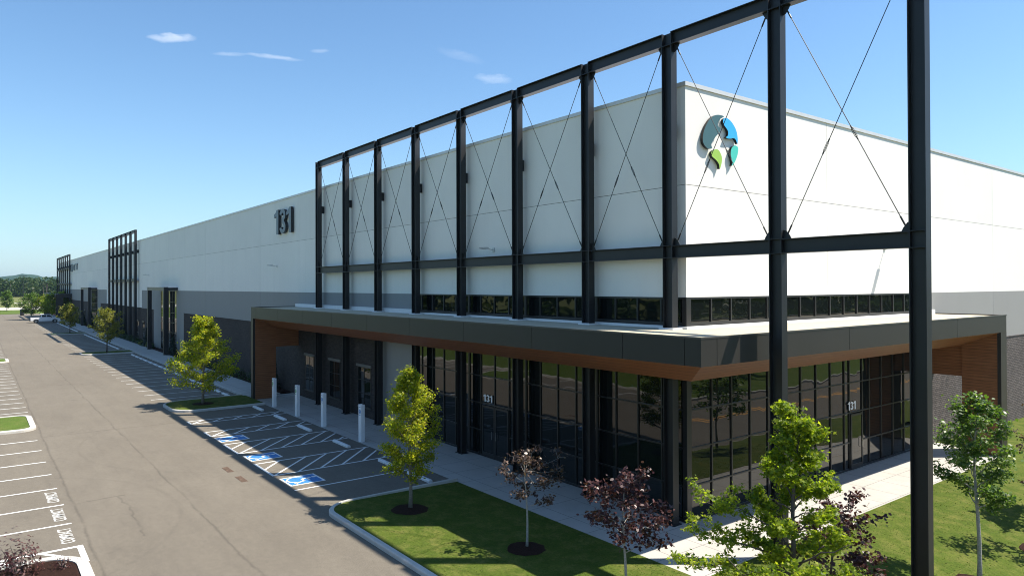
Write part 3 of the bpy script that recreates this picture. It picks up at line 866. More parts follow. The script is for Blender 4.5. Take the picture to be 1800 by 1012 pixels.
# windows under the canopy's brick part
def brick_window(a, b, z0, z1, pane='window_glass'):
    m = MB(); e = .05
    m.box(a, a+e, WY-.052, WY-.021, z0, z1); m.box(b-e, b, WY-.052, WY-.021, z0, z1)
    m.box(a+e, b-e, WY-.0515, WY-.021, z0, z0+e); m.box(a+e, b-e, WY-.0515, WY-.021, z1-e, z1)
    c = (a+b)/2; m.box(c-.022, c+.022, WY-.051, WY-.021, z0+e, z1-e)
    for k in (1, 2): z = z0+(z1-z0)*k/3; m.box(a+e, c-.022, WY-.050, WY-.021, z-.018, z+.018); m.box(c+.022, b-e, WY-.050, WY-.021, z-.018, z+.018)
    w = m.build('window', 'frame_dark', bld)
    m = MB(); m.box(a+.01, b-.01, WY-.032, WY-.022, z0+.01, z1-.01); q = m.build('pane', pane, w); local_fix(q, w)
    m = MB(); m.box(a-.12, b+.12, WY-.11, WY-.021, z1+.002, z1+.15); q = m.build('lintel', 'lintel_grey' if pane == 'window_glass' else 'fascia_trim', w); local_fix(q, w)
    m = MB(); m.box(a-.05, b+.05, WY-.09, WY-.021, z0-.07, z0-.002); q = m.build('sill', 'fascia_trim', w); local_fix(q, w)
for a, b in ((-33.8, -32.2), (-29.45, -27.7), (-25.0, -23.2)): brick_window(a, b, .62, 3.08)
for xc in (-95.3, -99.8, -105.6, -110.0, -114.2, -118.4, -122.6, -127, -134, -162, -168, -174, -180): brick_window(xc-.75, xc+.75, .62, 3.1, 'window_glass_far')
for a, b in ((-83.78, -74.92), (-151.78, -142.72)):
    glazing('tall_window', 'x', a, b, .1, ZG-.004, [a+(b-a)*k/8 for k in range(1, 8)], [1.3, 2.5, 3.7, 4.9, 6.2], 'window_glass_far', proud=.008, fw_=.07)

# sub-parts: give every grandchild the same placement rule (world-space vertices)
bpy.context.view_layer.update()
for c in bld.children:
    for gch in c.children:
        gch.matrix_parent_inverse = c.matrix_world.inverted()

# canopy (part of the building)
CX, CY, CZ, CB = 3.70, -2.78, 6.60, 5.79
EX, EY = -35.6, 20.15
m = MB(); T_ = .03; gp = .022
fx = [CX, 3.13, .78]+[-3.63-4.41*k for k in range(8)]
fx = [x for x in fx if x > EX+1]+[EX]
for i in range(len(fx)-1): m.box(fx[i+1]+gp/2, fx[i]-(gp/2 if i else 0), CY, CY+T_, CB, CZ-.045)
fy = [CY, -2.07, 5.32, 14.43, EY]
for i in range(len(fy)-1): m.box(CX-T_, CX, fy[i]+(gp/2 if i else T_+.001), fy[i+1]-gp/2, CB, CZ-.045)
m.box(EX, EX+T_, CY+T_+.001, WY-.06, CB, CZ-.045); m.box(WX+.06, CX-T_-.001, EY-T_, EY, CB, CZ-.045)
# backing and edge trim
m.build('canopy_fascia', 'dark_cladding', bld)
m = MB(); m.box(EX-.012, CX+.012, CY-.012, CY+.10, CZ-.043, CZ); m.box(CX-.10, CX+.012, CY+.1005, EY+.012, CZ-.043, CZ)
m.box(EX-.012, EX+.10, CY+.1005, WY-.06, CZ-.043, CZ-.001); m.box(WX+.06, CX-.1005, EY-.1, EY+.012, CZ-.043, CZ-.001)
m.build('canopy_edge_trim', 'fascia_trim', bld)
m = MB(); m.box(EX+.04, CX-.04, CY+.04, WY-.055, 5.95, 6.545); m.box(WX+.055, CX-.04, WY-.0545, EY-.04, 5.95, 6.545)
m.build('canopy_roof', 'roof_membrane', bld)
# splayed timber soffit + flat soffit
IN, ZI = 1.62, 5.10
def soffit():
    m = MB(); o1, o2 = .02, IN
    # long side splay
    m.poly([(EX+.45, CY+o1, CB-.001), (CX-o1, CY+o1, CB-.001), (CX-o2, CY+o2, ZI), (EX+.45, CY+o2, ZI)])
    m.build('timber_soffit', 'wood_x', bld, fix=False)
    m = MB()
    m.poly([(CX-o1, CY+o1, CB-.001), (CX-o1, EY-.45, CB-.001), (CX-o2, EY-.45, ZI), (CX-o2, CY+o2, ZI)])
    m.build('timber_soffit', 'wood_y', bld, fix=False)
    m = MB(); m.box(EX+.45, CX-o2, CY+o2+.001, WY-.07, ZI, ZI+.05); m.box(WX+.07, CX-o2-.001, WY-.069, EY-.45, ZI, ZI+.05)
    m.build('flat_soffit', 'wood_x', bld)
soffit()
# end piers of the canopy
m = MB(); m.box(EX, EX+.44, CY, CY+IN, .006, CB-.002); m.build('canopy_pier', 'dark_cladding', bld)
m = MB(); m.box(EX+.441, EX+.50, CY+.15, CY+IN, .006, CB-.06); m.build('timber_cladding', 'wood_y', bld)
m = MB(); m.box(EX+.02, EX+.48, CY+IN+.001, WY-.05, 3.7, ZI+.3); m.build('timber_lintel', 'wood_y', bld)
m = MB(); m.box(CX-IN, CX, EY-.72, EY, .006, CB-.002); m.build('canopy_pier', 'dark_cladding', bld)
m = MB(); m.box(CX-IN, CX-.15, EY-.78, EY-.721, .006, CB-.06); m.build('timber_cladding', 'wood_x', bld)
m = MB(); m.box(WX+.06, CX-IN-.001, EY-.70, EY-.02, 3.6, ZI+.3); m.build('timber_lintel', 'wood_x', bld)
# upstand flashing
m = MB(); m.box(EX+.1, -17.4, WY-.16, WY-.012, 6.546, 6.78); m.box(-17.4, WX+.13, WY-.12, WY-.014, 6.546, 6.64)
m.box(WX+.014, WX+.12, WY-.013, 19.3, 6.546, 6.64); m.box(WX+.014, WX+.16, 19.301, EY-.2, 6.546, 6.78)
for x in XS[:8]: m.box(x-.10, x+.51, -.10, .40, 6.547, 6.60)
m.build('roof_flashing', 'white_flashing', bld)
# far end canopy
m = MB(); m.box(-225.5, -188.2, -2.8, WY-.05, 5.6, 6.5); m.box(-189.0, -188.3, -2.75, -1.2, .1, 5.6); m.box(-225.4, -224.8, -2.75, -1.2, .1, 5.6); m.build('far_canopy', 'dark_cladding', bld)
m = MB(); m.box(-215, -190, WY-.03, WY-.021, .1, 5.4); m.build('far_storefront', 'window_glass_far', bld)

# ------------------------------------------------------------------ signs on the walls
sg = empty('building_number', (-38, WY, 12.1), 'large dark slate number 131 high on the long white wall', 'sign')
me_o = wall_text('131', 'numerals', (-37.95, WY-.17, 13.10), (1, 0, 0), 3.75, 1.92, (0, -1, 0), .20, ['sign_grey', 'sign_edge'], sg)
for p in me_o.data.polygons:
    p.material_index = 0 if abs(p.normal.y) > .7 else 1
logo = empty('logo_sign', (WX, 2.3, 12.1), 'round four piece emblem in slate, blue, lime and mint on the white end wall', 'sign')
LP = {
 'slate_piece': ('logo_teal', [(2.156, 13.987), (2.482, 13.979), (2.29, 13.877), (2.154, 13.761), (2.108, 13.63), (2.161, 13.563), (2.264, 13.528), (2.241, 13.414), (2.104, 13.286), (1.925, 13.139), (1.799, 13.001), (1.745, 12.871), (1.78, 12.766), (1.569, 12.728), (1.395, 12.802), (1.289, 12.924), (1.282, 13.126), (1.357, 13.352), (1.511, 13.589), (1.687, 13.777), (1.909, 13.918)]),
 'blue_piece': ('logo_blue', [(2.587, 13.944), (2.449, 13.872), (2.425, 13.771), (2.515, 13.645), (2.661, 13.539), (2.72, 13.435), (2.696, 13.32), (2.594, 13.251), (2.695, 13.222), (2.881, 13.24), (3.069, 13.275), (3.186, 13.213), (3.265, 13.096), (3.29, 13.24), (3.268, 13.408), (3.189, 13.595), (3.05, 13.746), (2.887, 13.864), (2.725, 13.925)]),
 'lime_piece': ('logo_green', [(2.033, 12.76), (1.854, 12.706), (1.752, 12.626), (1.742, 12.544), (1.808, 12.469), (1.962, 12.404), (2.096, 12.322), (2.185, 12.221), (2.215, 12.086), (2.297, 12.232), (2.344, 12.389), (2.332, 12.54), (2.256, 12.656), (2.167, 12.737)]),
 'mint_piece': ('logo_mint', [(3.09, 13.018), (2.948, 12.931), (2.877, 12.81), (2.866, 12.655), (2.921, 12.521), (2.957, 12.398), (2.928, 12.269), (3.107, 12.428), (3.227, 12.61), (3.3, 12.788), (3.311, 12.959), (3.208, 13.018)])}
def smooth_loop(p, it=2):
    for _ in range(it):
        q = []
        for i in range(len(p)):
            a, b, c, d = (np.array(p[(i+k) % len(p)]) for k in (-1, 0, 1, 2))
            q.append(tuple(b)); q.append(tuple((-a+9*b+9*c-d)/16))
        p = q
    return p
for nm, (mt, pts) in LP.items():
    m = MB(); m.prism(smooth_loop([(a+.077, b+.035) for a, b in pts], 2), 'x', WX+.03, WX+.13, sides=1)
    m.build(nm, [mt, 'logo_edge'], logo)
fs = empty('wall_sign', (-182, WY, 12), 'small dark tenant sign high on the far part of the long wall', 'sign')
m = MB()
m.box(-188.6, -186.4, WY-.25, WY-.01, 11.95, 13.75)
m.build('tall_mark', 'sign_grey', fs)
m = MB()
for (x0, x1, z0, z1) in ((-184.8, -184.2, 12.3, 13.6), (-184.2, -180.8, 13.3, 13.6), (-184.2, -180.8, 12.2, 12.5), (-182.6, -182.0, 12.5, 13.3), (-181.4, -180.8, 12.5, 13.3), (-179.9, -175.6, 13.35, 13.7), (-177.2, -176.2, 12.2, 13.35)):
    m.box(x0, x1, WY-.22, WY-.01, z0, z1)
m.build('lettering', 'sign_grey', fs)

def wall_light(loc, axis, label):
    r = empty('wall_light', loc, label, 'wall light', 'wall lights on the white walls', rz=0 if axis == 'x' else R(90))
    r.scale = (.7, .7, .7) if axis == 'x' else (.85, .85, .85)
    # local: wall at y=0, light reaches to -y
    m = MB(); m.box(-.10, .10, -.06, -.001, -.14, .14); m.build('mounting_plate', 'lamp_metal', r).matrix_parent_inverse = Matrix.Identity(4)
    m = MB(); m.tube([(0, -.06, 0), (0, -.25, .02), (0, -.50, .10)], .028, 8); m.build('arm', 'lamp_metal', r).matrix_parent_inverse = Matrix.Identity(4)
    m = MB(); m.prism([(-.48, .06), (-.62, .03), (-1.05, .06), (-1.12, .11), (-1.05, .15), (-.55, .17)], 'x', -.15, .15); m.build('head', 'lamp_metal', r).matrix_parent_inverse = Matrix.Identity(4)
    return r
wall_light((-10.54, WY, 9.7), 'x', 'small silver wall light between the columns above the ribbon windows')
wall_light((-39.9, WY, 9.66), 'x', 'small silver wall light below the big number 131')
wall_light((-91.5, WY, 9.7), 'x', 'faint silver wall light right of the middle steel frame')
wall_light((WX, 14.9, 9.75), 'y', 'silver wall light on the sunlit end wall casting a long shadow')

# ------------------------------------------------------------------ wheel stops
def wheel_stop(loc, L, label, src=None):
    if src: return copy_thing(src, loc, label)
    m = MB(); h = .13
    m.prism([(-.10, 0), (.10, 0), (.09, .09), (.055, h), (-.055, h), (-.09, .09)], 'x', -L/2, L/2)
    o = m.build('wheel_stop', 'wheel_stop_paint', None, bevel=.02); o.location = loc
    return tag(o, label, 'wheel stop', 'white wheel stops in the stalls')
ws0 = wheel_stop((-9.98, -3.72, 0), 1.85, 'white concrete wheel stop nearest the corner lawn, behind the young tree')
def ws(x, label): return wheel_stop((x, -3.72, 0), 1.95, label, ws0)
ws(-12.7, 'white wheel stop in the stall with the nearest wheelchair symbol')
ws(-17.85, 'white wheel stop in the stall with the middle wheelchair symbol')
ws(-22.85, 'white wheel stop in the stall with the farthest wheelchair symbol')
ws(-26.85, 'white wheel stop in the plain stall between the two narrow hatched aisles')
ws(-31.0, 'white wheel stop beside the grassy maple island, farthest of the accessible stalls')
gsets = [('white wheel stop in the shaded stall row between the maple island and the second island', -38.45, rows[0]),
         ('white wheel stop in the shaded stall row between the second and third islands', None, rows[1]),
         ('white wheel stop in the distant stall row beyond the third island', None, rows[2])]
ORD = 'first second third fourth fifth sixth seventh eighth ninth tenth eleventh twelfth thirteenth fourteenth fifteenth sixteenth seventeenth'.split()
for gi_, (lab, extra, rw) in enumerate(gsets):
    xs_ = ([extra] if extra else [])+[(rw[i]+rw[i+1])/2 for i in range(len(rw)-1)]
    for k, x in enumerate(xs_):
        o = ws(x, ORD[k]+' white wheel stop beyond the '+('maple island with the yellow green tree', 'second shaded island with the olive tree', 'third shaded island with the brownish tree')[gi_]); o['group'] = lab.replace('white wheel stop', 'wheel stops')
# ------------------------------------------------------------------ sign posts
def sign_post(loc, emblem, label, src=None):
    r = empty('parking_sign_post', loc, label, 'sign post', 'white sign posts along the walkway edge')
    m = MB(); w, d, h = .34, .20, 1.92
    m.prism([(-w/2, 0), (w/2, 0), (w/2, h), (w/2-.07, h), (w/2-.10, h-.05), (-w/2+.10, h-.05), (-w/2+.07, h), (-w/2, h)], 'y', -d/2, d/2)
    local(m.build('post', 'post_white', r, bevel=.008))
    m = MB(); z = h-.36
    m.poly([(.115*math.cos(a), -d/2-.004, z+.115*math.sin(a)) for a in np.linspace(0, 2*math.pi, 25)[:-1]], 0)
    # figure
    def q(pts): m.poly([(u*.19, -d/2-.008, z+v*.19) for u, v in pts], 1)
    if emblem == 'blue_paint':
        q([(-.12+.08*math.cos(a), .36+.08*math.sin(a)) for a in np.linspace(0, 2*math.pi, 13)[:-1]])
        q([(-.17, .26), (-.07, .26), (-.05, .0), (-.15, .0)]); q([(-.1, .02), (-.1, -.07), (.18, -.07), (.18, .02)]); q([(.1, -.05), (.19, -.05), (.32, -.32), (.22, -.32)])
        for k in range(12):
            a, b = R(130+k*17), R(130+(k+1)*17); q([(-.03+r_*math.cos(t_), -.14+r_*math.sin(t_)) for r_, t_ in ((.24, a), (.32, a), (.32, b), (.24, b))])
    else:
        q([(-.02, .42), (.16, .42), (.04, .08), (.2, .08), (-.1, -.42), (-.02, -.02), (-.2, -.02)])
    local(m.build('emblem', [emblem, 'white_letter'], r, fix=False))
    m = MB()
    for row, zz, ww in ((0, h-.15, .22), (1, h-.56, .2)):
        for k in range(6):
            m.poly([(-ww/2+k*ww/6, -d/2-.004, zz), (-ww/2+k*ww/6+ww/9, -d/2-.004, zz), (-ww/2+k*ww/6+ww/9, -d/2-.004, zz+.035), (-ww/2+k*ww/6, -d/2-.004, zz+.035)])
    local(m.build('small_print', emblem, r, fix=False))
    return r
sign_post((-17.87, -2.60, .006), 'blue_paint', 'white post with a blue wheelchair emblem, nearest to the camera')
sign_post((-22.85, -2.60, .006), 'blue_paint', 'white post with a blue wheelchair emblem, second from the camera')
sign_post((-26.98, -2.60, .006), 'green_paint', 'white post with a green charging emblem, next to the blue emblem posts')
sign_post((-31.22, -2.60, .006), 'green_paint', 'white post with a green charging emblem beside the timber canopy pier')
# drain grates
def grate(loc, label, src=None):
    m = MB(); m.box(-.50, .50, -.13, .13, -.02, .006)
    for k in range(11): m.box(-.48+k*.088, -.44+k*.088, -.11, .11, .006, .014)
    o = m.build('drain_grate', 'grate_rust'); o.location = loc; o.rotation_euler.z = R(0)
    return tag(o, label, 'drain grate', 'rusty drain grates')
grate((-16.38, -9.68, 0), 'rusty drain grate in the drive, the one farther from the camera')
grate((-14.46, -9.66, 0), 'rusty drain grate in the drive, the one nearer the camera')

# ------------------------------------------------------------------ trees
def leaf_shape(kind):
    if kind == 'lobed':
        pts = []
        for i in range(5):
            a = math.pi/2+i*2*math.pi/5
            r = (1.0, .92, .62, .62, .92)[i]
            pts.append((r*math.cos(a), r*math.sin(a))); b = a+math.pi/5
            pts.append((.42*math.cos(b), .42*math.sin(b)))
        return [(x*.55, y*.55, .10*abs(x)) for x, y in pts]
    if kind == 'oval':
        return [(0, -.5, 0), (.30, -.12, .07), (.24, .28, .05), (0, .5, 0), (-.24, .28, .05), (-.30, -.12, .07)]
    return [(0, -.5, 0), (.3, 0, .06), (0, .5, 0), (-.3, 0, .06)]
def leaves_mesh(name, pts, size, mat, seed, kind='oval', parent=None, upbias=.5, droop=0.0):
    rs = np.random.RandomState(seed); n = len(pts); base = np.array(leaf_shape(kind)); k = len(base)
    nr = rs.normal(size=(n, 3)); nr[:, 2] = np.abs(nr[:, 2])+upbias; nr /= np.linalg.norm(nr, axis=1)[:, None]
    tmp = rs.normal(size=(n, 3)); tmp[:, 2] -= droop
    a = np.cross(nr, tmp); a /= np.linalg.norm(a, axis=1)[:, None]; b = np.cross(nr, a)
    s = size*(.6+.7*rs.rand(n))
    V = (pts[:, None, :]+s[:, None, None]*(base[None, :, 0:1]*a[:, None, :]+base[None, :, 1:2]*b[:, None, :]+base[None, :, 2:3]*nr[:, None, :])).reshape(-1, 3)
    me = bpy.data.meshes.new(name)
    me.vertices.add(n*k); me.vertices.foreach_set('co', V.ravel())
    me.loops.add(n*k); me.loops.foreach_set('vertex_index', np.arange(n*k, dtype=np.int32))
    me.polygons.add(n); me.polygons.foreach_set('loop_start', np.arange(0, n*k, k, dtype=np.int32))
    me.polygons.foreach_set('loop_total', np.full(n, k, dtype=np.int32))
    me.update(calc_edges=True); me.validate()
    me.materials.append(MATS[mat])
    o = bpy.data.objects.new(name, me); S.collection.objects.link(o)
    if parent is not None: o.parent = parent
    return o
def tree(name, label, base, H, cb, Rr, prof, nleaf, ls, mat, bark, r0, seed, kind='oval', nl=22, upa=(35, 62), lean=(0, 0), droop=0, group=None,
         spread=.09, twig=6, extra=(), upbias=.5, gap=0.0, cat='tree'):
    rs = np.random.RandomState(seed); rnd = rs.rand
    root = empty(name, base, label, cat, group)
    m = MB()
    tp = []; ph = rnd()*6
    for i in range(9):
        f = i/8; tp.append(Vector((lean[0]*f*H+.025*H*f*math.sin(ph+f*5), lean[1]*f*H+.02*H*f*math.cos(ph+f*4), H*.95*f)))
    rad = [r0*(1.25 if i == 0 else 1)*(1-.85*i/8)+.004 for i in range(9)]
    m.tube(tp, rad, 9)
    def tat(z):
        f = min(.999, z/(H*.95))*8; i = int(f); return tp[i].lerp(tp[i+1], f-i), rad[i]*(1-f+i)+rad[i+1]*(f-i)
    P = []
    specs = []
    for i in range(nl):
        f = (i+.5)/nl; z = cb+(H*.94-cb)*f**.95
        specs.append((z, i*2.39996+rnd()*.8, prof(f)*Rr*(.72+.5*rnd()), R(upa[0]+(upa[1]-upa[0])*(f*.7+.3*rnd()))))
    for e in extra: specs.append(e)
    for (z, az, L, ang) in specs:
        p, rr = tat(max(.2, z-L*math.tan(ang)*.45)); d = Vector((math.cos(az), math.sin(az), 0))
        pts = [p]; n = 6
        for k in range(1, n+1):
            q = k/n
            pts.append(p+d*L*q+Vector((0, 0, 1))*(L*math.tan(ang)*.62*(q**.8)-(droop*L*q*q))+Vector(rs.normal(size=3)*.035*L))
        m.tube(pts, [max(.004, rr*.5*(1-.85*k/n)) for k in range(n+1)], 5)
        if rnd() < gap: continue
        for k in range(twig):
            q = .28+.72*(k+rnd())/twig; q = min(q, .999); i_ = int(q*n); a = pts[i_].lerp(pts[min(i_+1, n)], q*n-i_)
            dv = Vector(rs.normal(size=3)); dv.z = abs(dv.z)*.6-droop*.8; dv = (dv.normalized()*.8+d*.5).normalized()
            Lt = L*(.22+.22*rnd())*(1.15-q*.5)+.08
            e = a+dv*Lt
            m.tube([a, a.lerp(e, .5)+Vector((0, 0, .04*Lt)), e], [.006, .004, .002], 4, cap=False)
            for w in np.linspace(.25, 1.0, 5): P.append((a.lerp(e, w), .6+.6*w))
        for w in np.linspace(.45, 1.0, 5):
            i_ = int(min(.999, w)*n); P.append((pts[i_].lerp(pts[min(i_+1, n)], w*n-i_ if w < 1 else 1), .8))
    for w in np.linspace(.0, 1, 6): P.append((tat(H*(.84+.10*w))[0], .8))
    m.build('trunk', bark, root, smooth=True, fix=False).matrix_parent_inverse = Matrix.Identity(4)
    C = np.array([tuple(p) for p, w in P]); wt_ = np.array([w for p, w in P]); wt_ /= wt_.sum()
    idx = rs.choice(len(C), nleaf, p=wt_)
    pts = C[idx]+rs.normal(size=(nleaf, 3))*np.array([spread, spread, spread*.75])
    leaves_mesh('crown', pts, ls, mat, seed+7, kind, root, upbias, droop)
    return root
oval = lambda f: math.sin(math.pi*min(1, (.18+f*.80)))**.7
cone = lambda f: (1-f)**.75*.95+.14
lo_wide = lambda f: max(.16, (1.0-f)**.9)
GT = 'young trees on the lawn'
tree('maple_tree', 'young yellow green tree on the corner lawn near the curved kerb', (-6.38, -6.15, .10), 5.2, 1.25, .98,
     lambda f: .95 if f < .52 else (.95-(f-.52)*1.7 if f < .85 else .22), 15000, .085, 'leaf_yellow', 'bark_grey', .065, 11, nl=32, upa=(42, 70), spread=.10)
tree('plum_tree', 'smaller bronze purple tree on the corner lawn in front of the dark glass', (-.92, -5.2, .09), 3.0, 1.45, .95, lambda f: .9-.25*f, 1500, .10, 'leaf_bronze', 'bark_light', .034, 21, nl=12, upa=(30, 60), spread=.07, twig=4,
     extra=((2.6, 1.0, 1.25, R(30)), (2.4, .6, 1.1, R(20))))
tree('plum_tree', 'fuller purple leaved tree between the bronze tree and the large maple', (3.58, -5.65, .09), 3.35, 1.55, 1.08, lambda f: .95-.35*f, 2700, .105, 'leaf_purple', 'bark_light', .038, 22, nl=17, upa=(30, 55), spread=.09, twig=5)
tree('plum_tree', 'dark purple tree half hidden behind the large bright maple', (6.4, -1.1, -.30), 2.85, .8, 1.15, lambda f: .95-.3*f, 3000, .105, 'leaf_purple', 'bark_dark', .04, 23, nl=17, upa=(20, 50), spread=.09, twig=5, lean=(.03, .05))
AZL = math.atan2(-.793*-.609/.609, 1)  # unused helper angle
# the big near maple: direction towards picture left is (-.61,-.79)
zl = math.atan2(-.793, -.609)
tree('maple_tree', 'large bright green maple closest to the camera, in front of the steel columns', (7.92, -5.17, -.52), 6.40, 1.4, 1.72, lambda f: max(.20, .92-f*.82) if f > .12 else .85, 25000, .092, 'leaf_maple', 'bark_dark', .075, 31, 'lobed',
     nl=34, upa=(20, 62), spread=.065, twig=7, gap=.10,
     extra=((3.35, zl, 2.15, R(24)), (3.0, zl+.45, 2.3, R(20)), (2.6, zl-.3, 2.2, R(12)), (3.9, zl-.2, 1.8, R(30)), (3.2, zl+math.pi, 1.05, R(35)), (4.3, zl+math.pi+.4, .9, R(45))))
tree('maple_tree', 'glossy green tree right of the last steel column', (7.94, 4.26, -.59), 5.65, 2.45, .98, lambda f: oval(f)*1.0, 7500, .10, 'leaf_green', 'bark_light', .062, 41, nl=20, upa=(45, 68), spread=.10, upbias=.7)
tree('plum_tree', 'sparse brownish tree cut by the right edge of the picture', (8.35, 8.75, -.62), 5.3, 1.3, 1.0, lambda f: oval(f)*.8, 1500, .10, 'leaf_bronze', 'bark_dark', .05, 42, nl=20, upa=(45, 70), spread=.06)
tree('maple_tree', 'green tree just outside the right edge, throwing its shadow on the lawn', (8.3, 13.0, -.60), 5.6, 1.6, 1.4, lambda f: oval(f), 3600, .14, 'leaf_green', 'bark_grey', .06, 43, nl=20, upa=(40, 65))
tree('maple_tree', 'round yellow green maple on the grassy island beside the timber pier', (-34.9, -6.2, .12), 6.1, 1.1, 2.1, lambda f: (.95-.15*f if f < .5 else max(.2, 1.3-1.15*f)), 11500, .135, 'leaf_yellow', 'bark_grey', .085, 51, nl=34, upa=(25, 64), spread=.14,
     extra=((2.6, zl+.2, 2.2, R(15)), (2.2, zl+3.0, 2.2, R(8))))
tree('maple_tree', 'thin olive tree on the second shaded island', (-82.0, -5.75, .12), 5.5, 1.5, 1.75, lambda f: oval(f)*.95, 4200, .17, 'leaf_mid', 'bark_dark', .07, 52, nl=22, upa=(40, 65), spread=.16)
tree('maple_tree', 'brownish olive tree on the third shaded island', (-127.7, -5.4, .12), 5.3, 1.3, 1.7, lambda f: oval(f)*.95, 4000, .19, 'leaf_mid', 'bark_dark', .07, 53, nl=22, upa=(40, 65), spread=.18)
# trees at the far end of the lot
for i, (x, y, h, r, mt, lab) in enumerate(((-196, -7.2, 6.6, 2.6, 'leaf_green', 'pale loose tree behind the tail of the white pickup'),
                                           (-193, -3.4, 6.4, 3.4, 'leaf_maple', 'dark green tree behind the cab of the white pickup'),
                                           (-199, -1.0, 7.0, 4.0, 'leaf_maple', 'widest bright green tree behind the white pickup'),
                                           (-190, 0.2, 5.0, 2.2, 'leaf_green', 'low green tree between the pickup and the building end'),
                                           (-279, -9.8, 7.4, 1.8, 'leaf_green', 'narrow young tree standing alone on the far lawn at the left edge'))):
    tree('maple_tree', lab, (x, y, .1), h, 1.4, r, oval, 4200, .30, mt, 'bark_grey', .08, 60+i, nl=20, spread=.26)
# trees that only show as reflections in the glass, beyond the road and the lot
for i, (x, y, h) in enumerate(((30, 22, 8), (33, 31, 9), (29, 41, 7), (34, 52, 9), (-22, -26, 5), (-30, -28, 6), (-12, -25.5, 5), (-41, -27, 6), (-52, -26, 6))):
    tree('maple_tree', ORD[i]+(' roadside tree beyond the road, mirrored in the end glass' if x > 0 else ' tree on the grass bank, mirrored in the long glass wall'), (x, y, -2.1 if x > 0 else .4), h, 1.5, h*.33, oval, 1500, .34, 'leaf_shrub', 'bark_dark', .1, 80+i, nl=16, spread=.34,
         group='trees mirrored in the glass')
def mulch_ring(x, y, r, z, label):
    m = MB(); rs = random.Random(int(x*10)); n = 26
    rim = [r*(.93+.12*rs.random()) for _ in range(n)]
    c = (x, y, z+.05)
    for i in range(n):
        j = (i+1) % n; a, b = 2*math.pi*i/n, 2*math.pi*j/n
        zo = lambda xx, yy: hgt(xx, yy)+.012 if x > -10 else z+.012
        p1 = (x+rim[i]*math.cos(a), y+rim[i]*math.sin(a)); p2 = (x+rim[j]*math.cos(b), y+rim[j]*math.sin(b))
        m.poly([c, (*p1, zo(*p1)), (*p2, zo(*p2))])
    struct(m.build('mulch_ring', 'mulch', fix=False, smooth=True), label)
for x, y, r, z, lb in ((-6.33, -6.2, .66, .10, 'near curved kerb'), (-.9, -5.25, .6, .09, 'under bronze tree'), (3.58, -5.65, .6, .09, 'under purple tree'), (6.4, -1.1, .6, -.3, 'under hidden purple tree'), (7.92, -5.17, .7, -.5, 'under large maple'),
                       (7.94, 4.26, .6, -.56, 'under glossy tree'), (8.35, 8.75, .75, -.62, 'under brownish tree'), (-34.9, -6.2, .7, .115, 'under island maple')):
    mulch_ring(x, y, r, z, 'dark mulch ring '+lb)

# shrubs
def shrub(name, label, loc, rx, ry, h, n, ls, mat, seed, group=None, conic=False):
    rs = np.random.RandomState(seed); root = empty(name, loc, label, 'shrub', group)
    u = rs.normal(size=(n, 3)); u /= np.linalg.norm(u, axis=1)[:, None]; rr = (.55+.45*rs.rand(n))**.5
    blob = 1+.28*np.sin(u[:, 0]*5+seed)*np.cos(u[:, 1]*4+seed*2)+.15*rs.normal(size=n)
    p = u*rr[:, None]*blob[:, None]; p[:, 2] = np.abs(p[:, 2])
    if conic: p[:, :2] *= (1.05-p[:, 2:3]*.9).clip(.1, 1)
    p = p*np.array([rx, ry, h])
    leaves_mesh('foliage', p, ls, mat, seed, 'oval', root, .4)
    m = MB()
    for k in range(7):
        a = 2*math.pi*k/7+seed; m.tube([(0, 0, 0), (rx*.3*math.cos(a), ry*.3*math.sin(a), h*.4), (rx*.55*math.cos(a+.3), ry*.55*math.sin(a+.3), h*.75)], [.02, .012, .004], 5)
    m.build('stems', 'bark_dark', root, fix=False).matrix_parent_inverse = Matrix.Identity(4)
    return root
shrub('shrub', 'dark red leafy shrub in the mulched near left island', (-8.05, -17.62, .12), .62, .60, .95, 900, .075, 'leaf_purple', 5)
shrub('shrub', 'low red sprig at the kerb of the mulched near left island', (-7.75, -16.55, .12), .30, .30, .35, 90, .055, 'leaf_purple', 6)
shrub('evergreen_shrub', 'dark upright evergreen against the brick beside the timber pier', (-38.9, .0, .08), .55, .45, 2.7, 1500, .11, 'leaf_conifer', 7, None, True)
rs = random.Random(3)
i = 0
for (xa, xb, st, lab) in ((-41, -70, 1.9, 'low green shrub in the bed between the timber pier and the first tall window'), (-86, -128, 2.6, 'dark shrub in the bed below the middle steel frame'), (-158, -186, 3.2, 'distant shrub in the bed near the far end of the wall')):
    x = xa; kk = 0
    while x > xb:
        kk += 1
        shrub('shrub', ORD[kk-1]+{'l': ' low green shrub beyond the timber pier, in the bed along the wall', 'd': ' dark shrub beyond the nearer tall window, in the bed along the wall'}.get(lab[0], '') if lab[:4] != 'dist' else ORD[kk-1]+' distant shrub beyond the farther tall window, in the wall bed', (x, -.02+rs.uniform(-.12, .12), .08), rs.uniform(.5, .9), .48, rs.uniform(.45, 1.0), 260, .12 if xa > -80 else .18, 'leaf_shrub' if rs.random() < .75 else 'leaf_mid', 100+i, 'shrubs'+lab[lab.index(' in the'):])
        x -= st*rs.uniform(.8, 1.25); i += 1
for x, h in ((-73.7, 2.6), (-89.6, 2.4), (-107.5, 2.9), (-146.5, 3.2), (-158.5, 2.8)):
    shrub('evergreen_shrub', {-73.7: 'conical evergreen at the right foot of the nearer tall window', -89.6: 'conical evergreen left of the nearer portal frame', -107.5: 'conical evergreen among the columns of the middle steel frame',
                    -146.5: 'conical evergreen before the farther tall window', -158.5: 'conical evergreen left of the farther portal frame'}[x], (x, -.05, .08), .75, .6, h, 900, .16, 'leaf_conifer', int(-x), None, True)

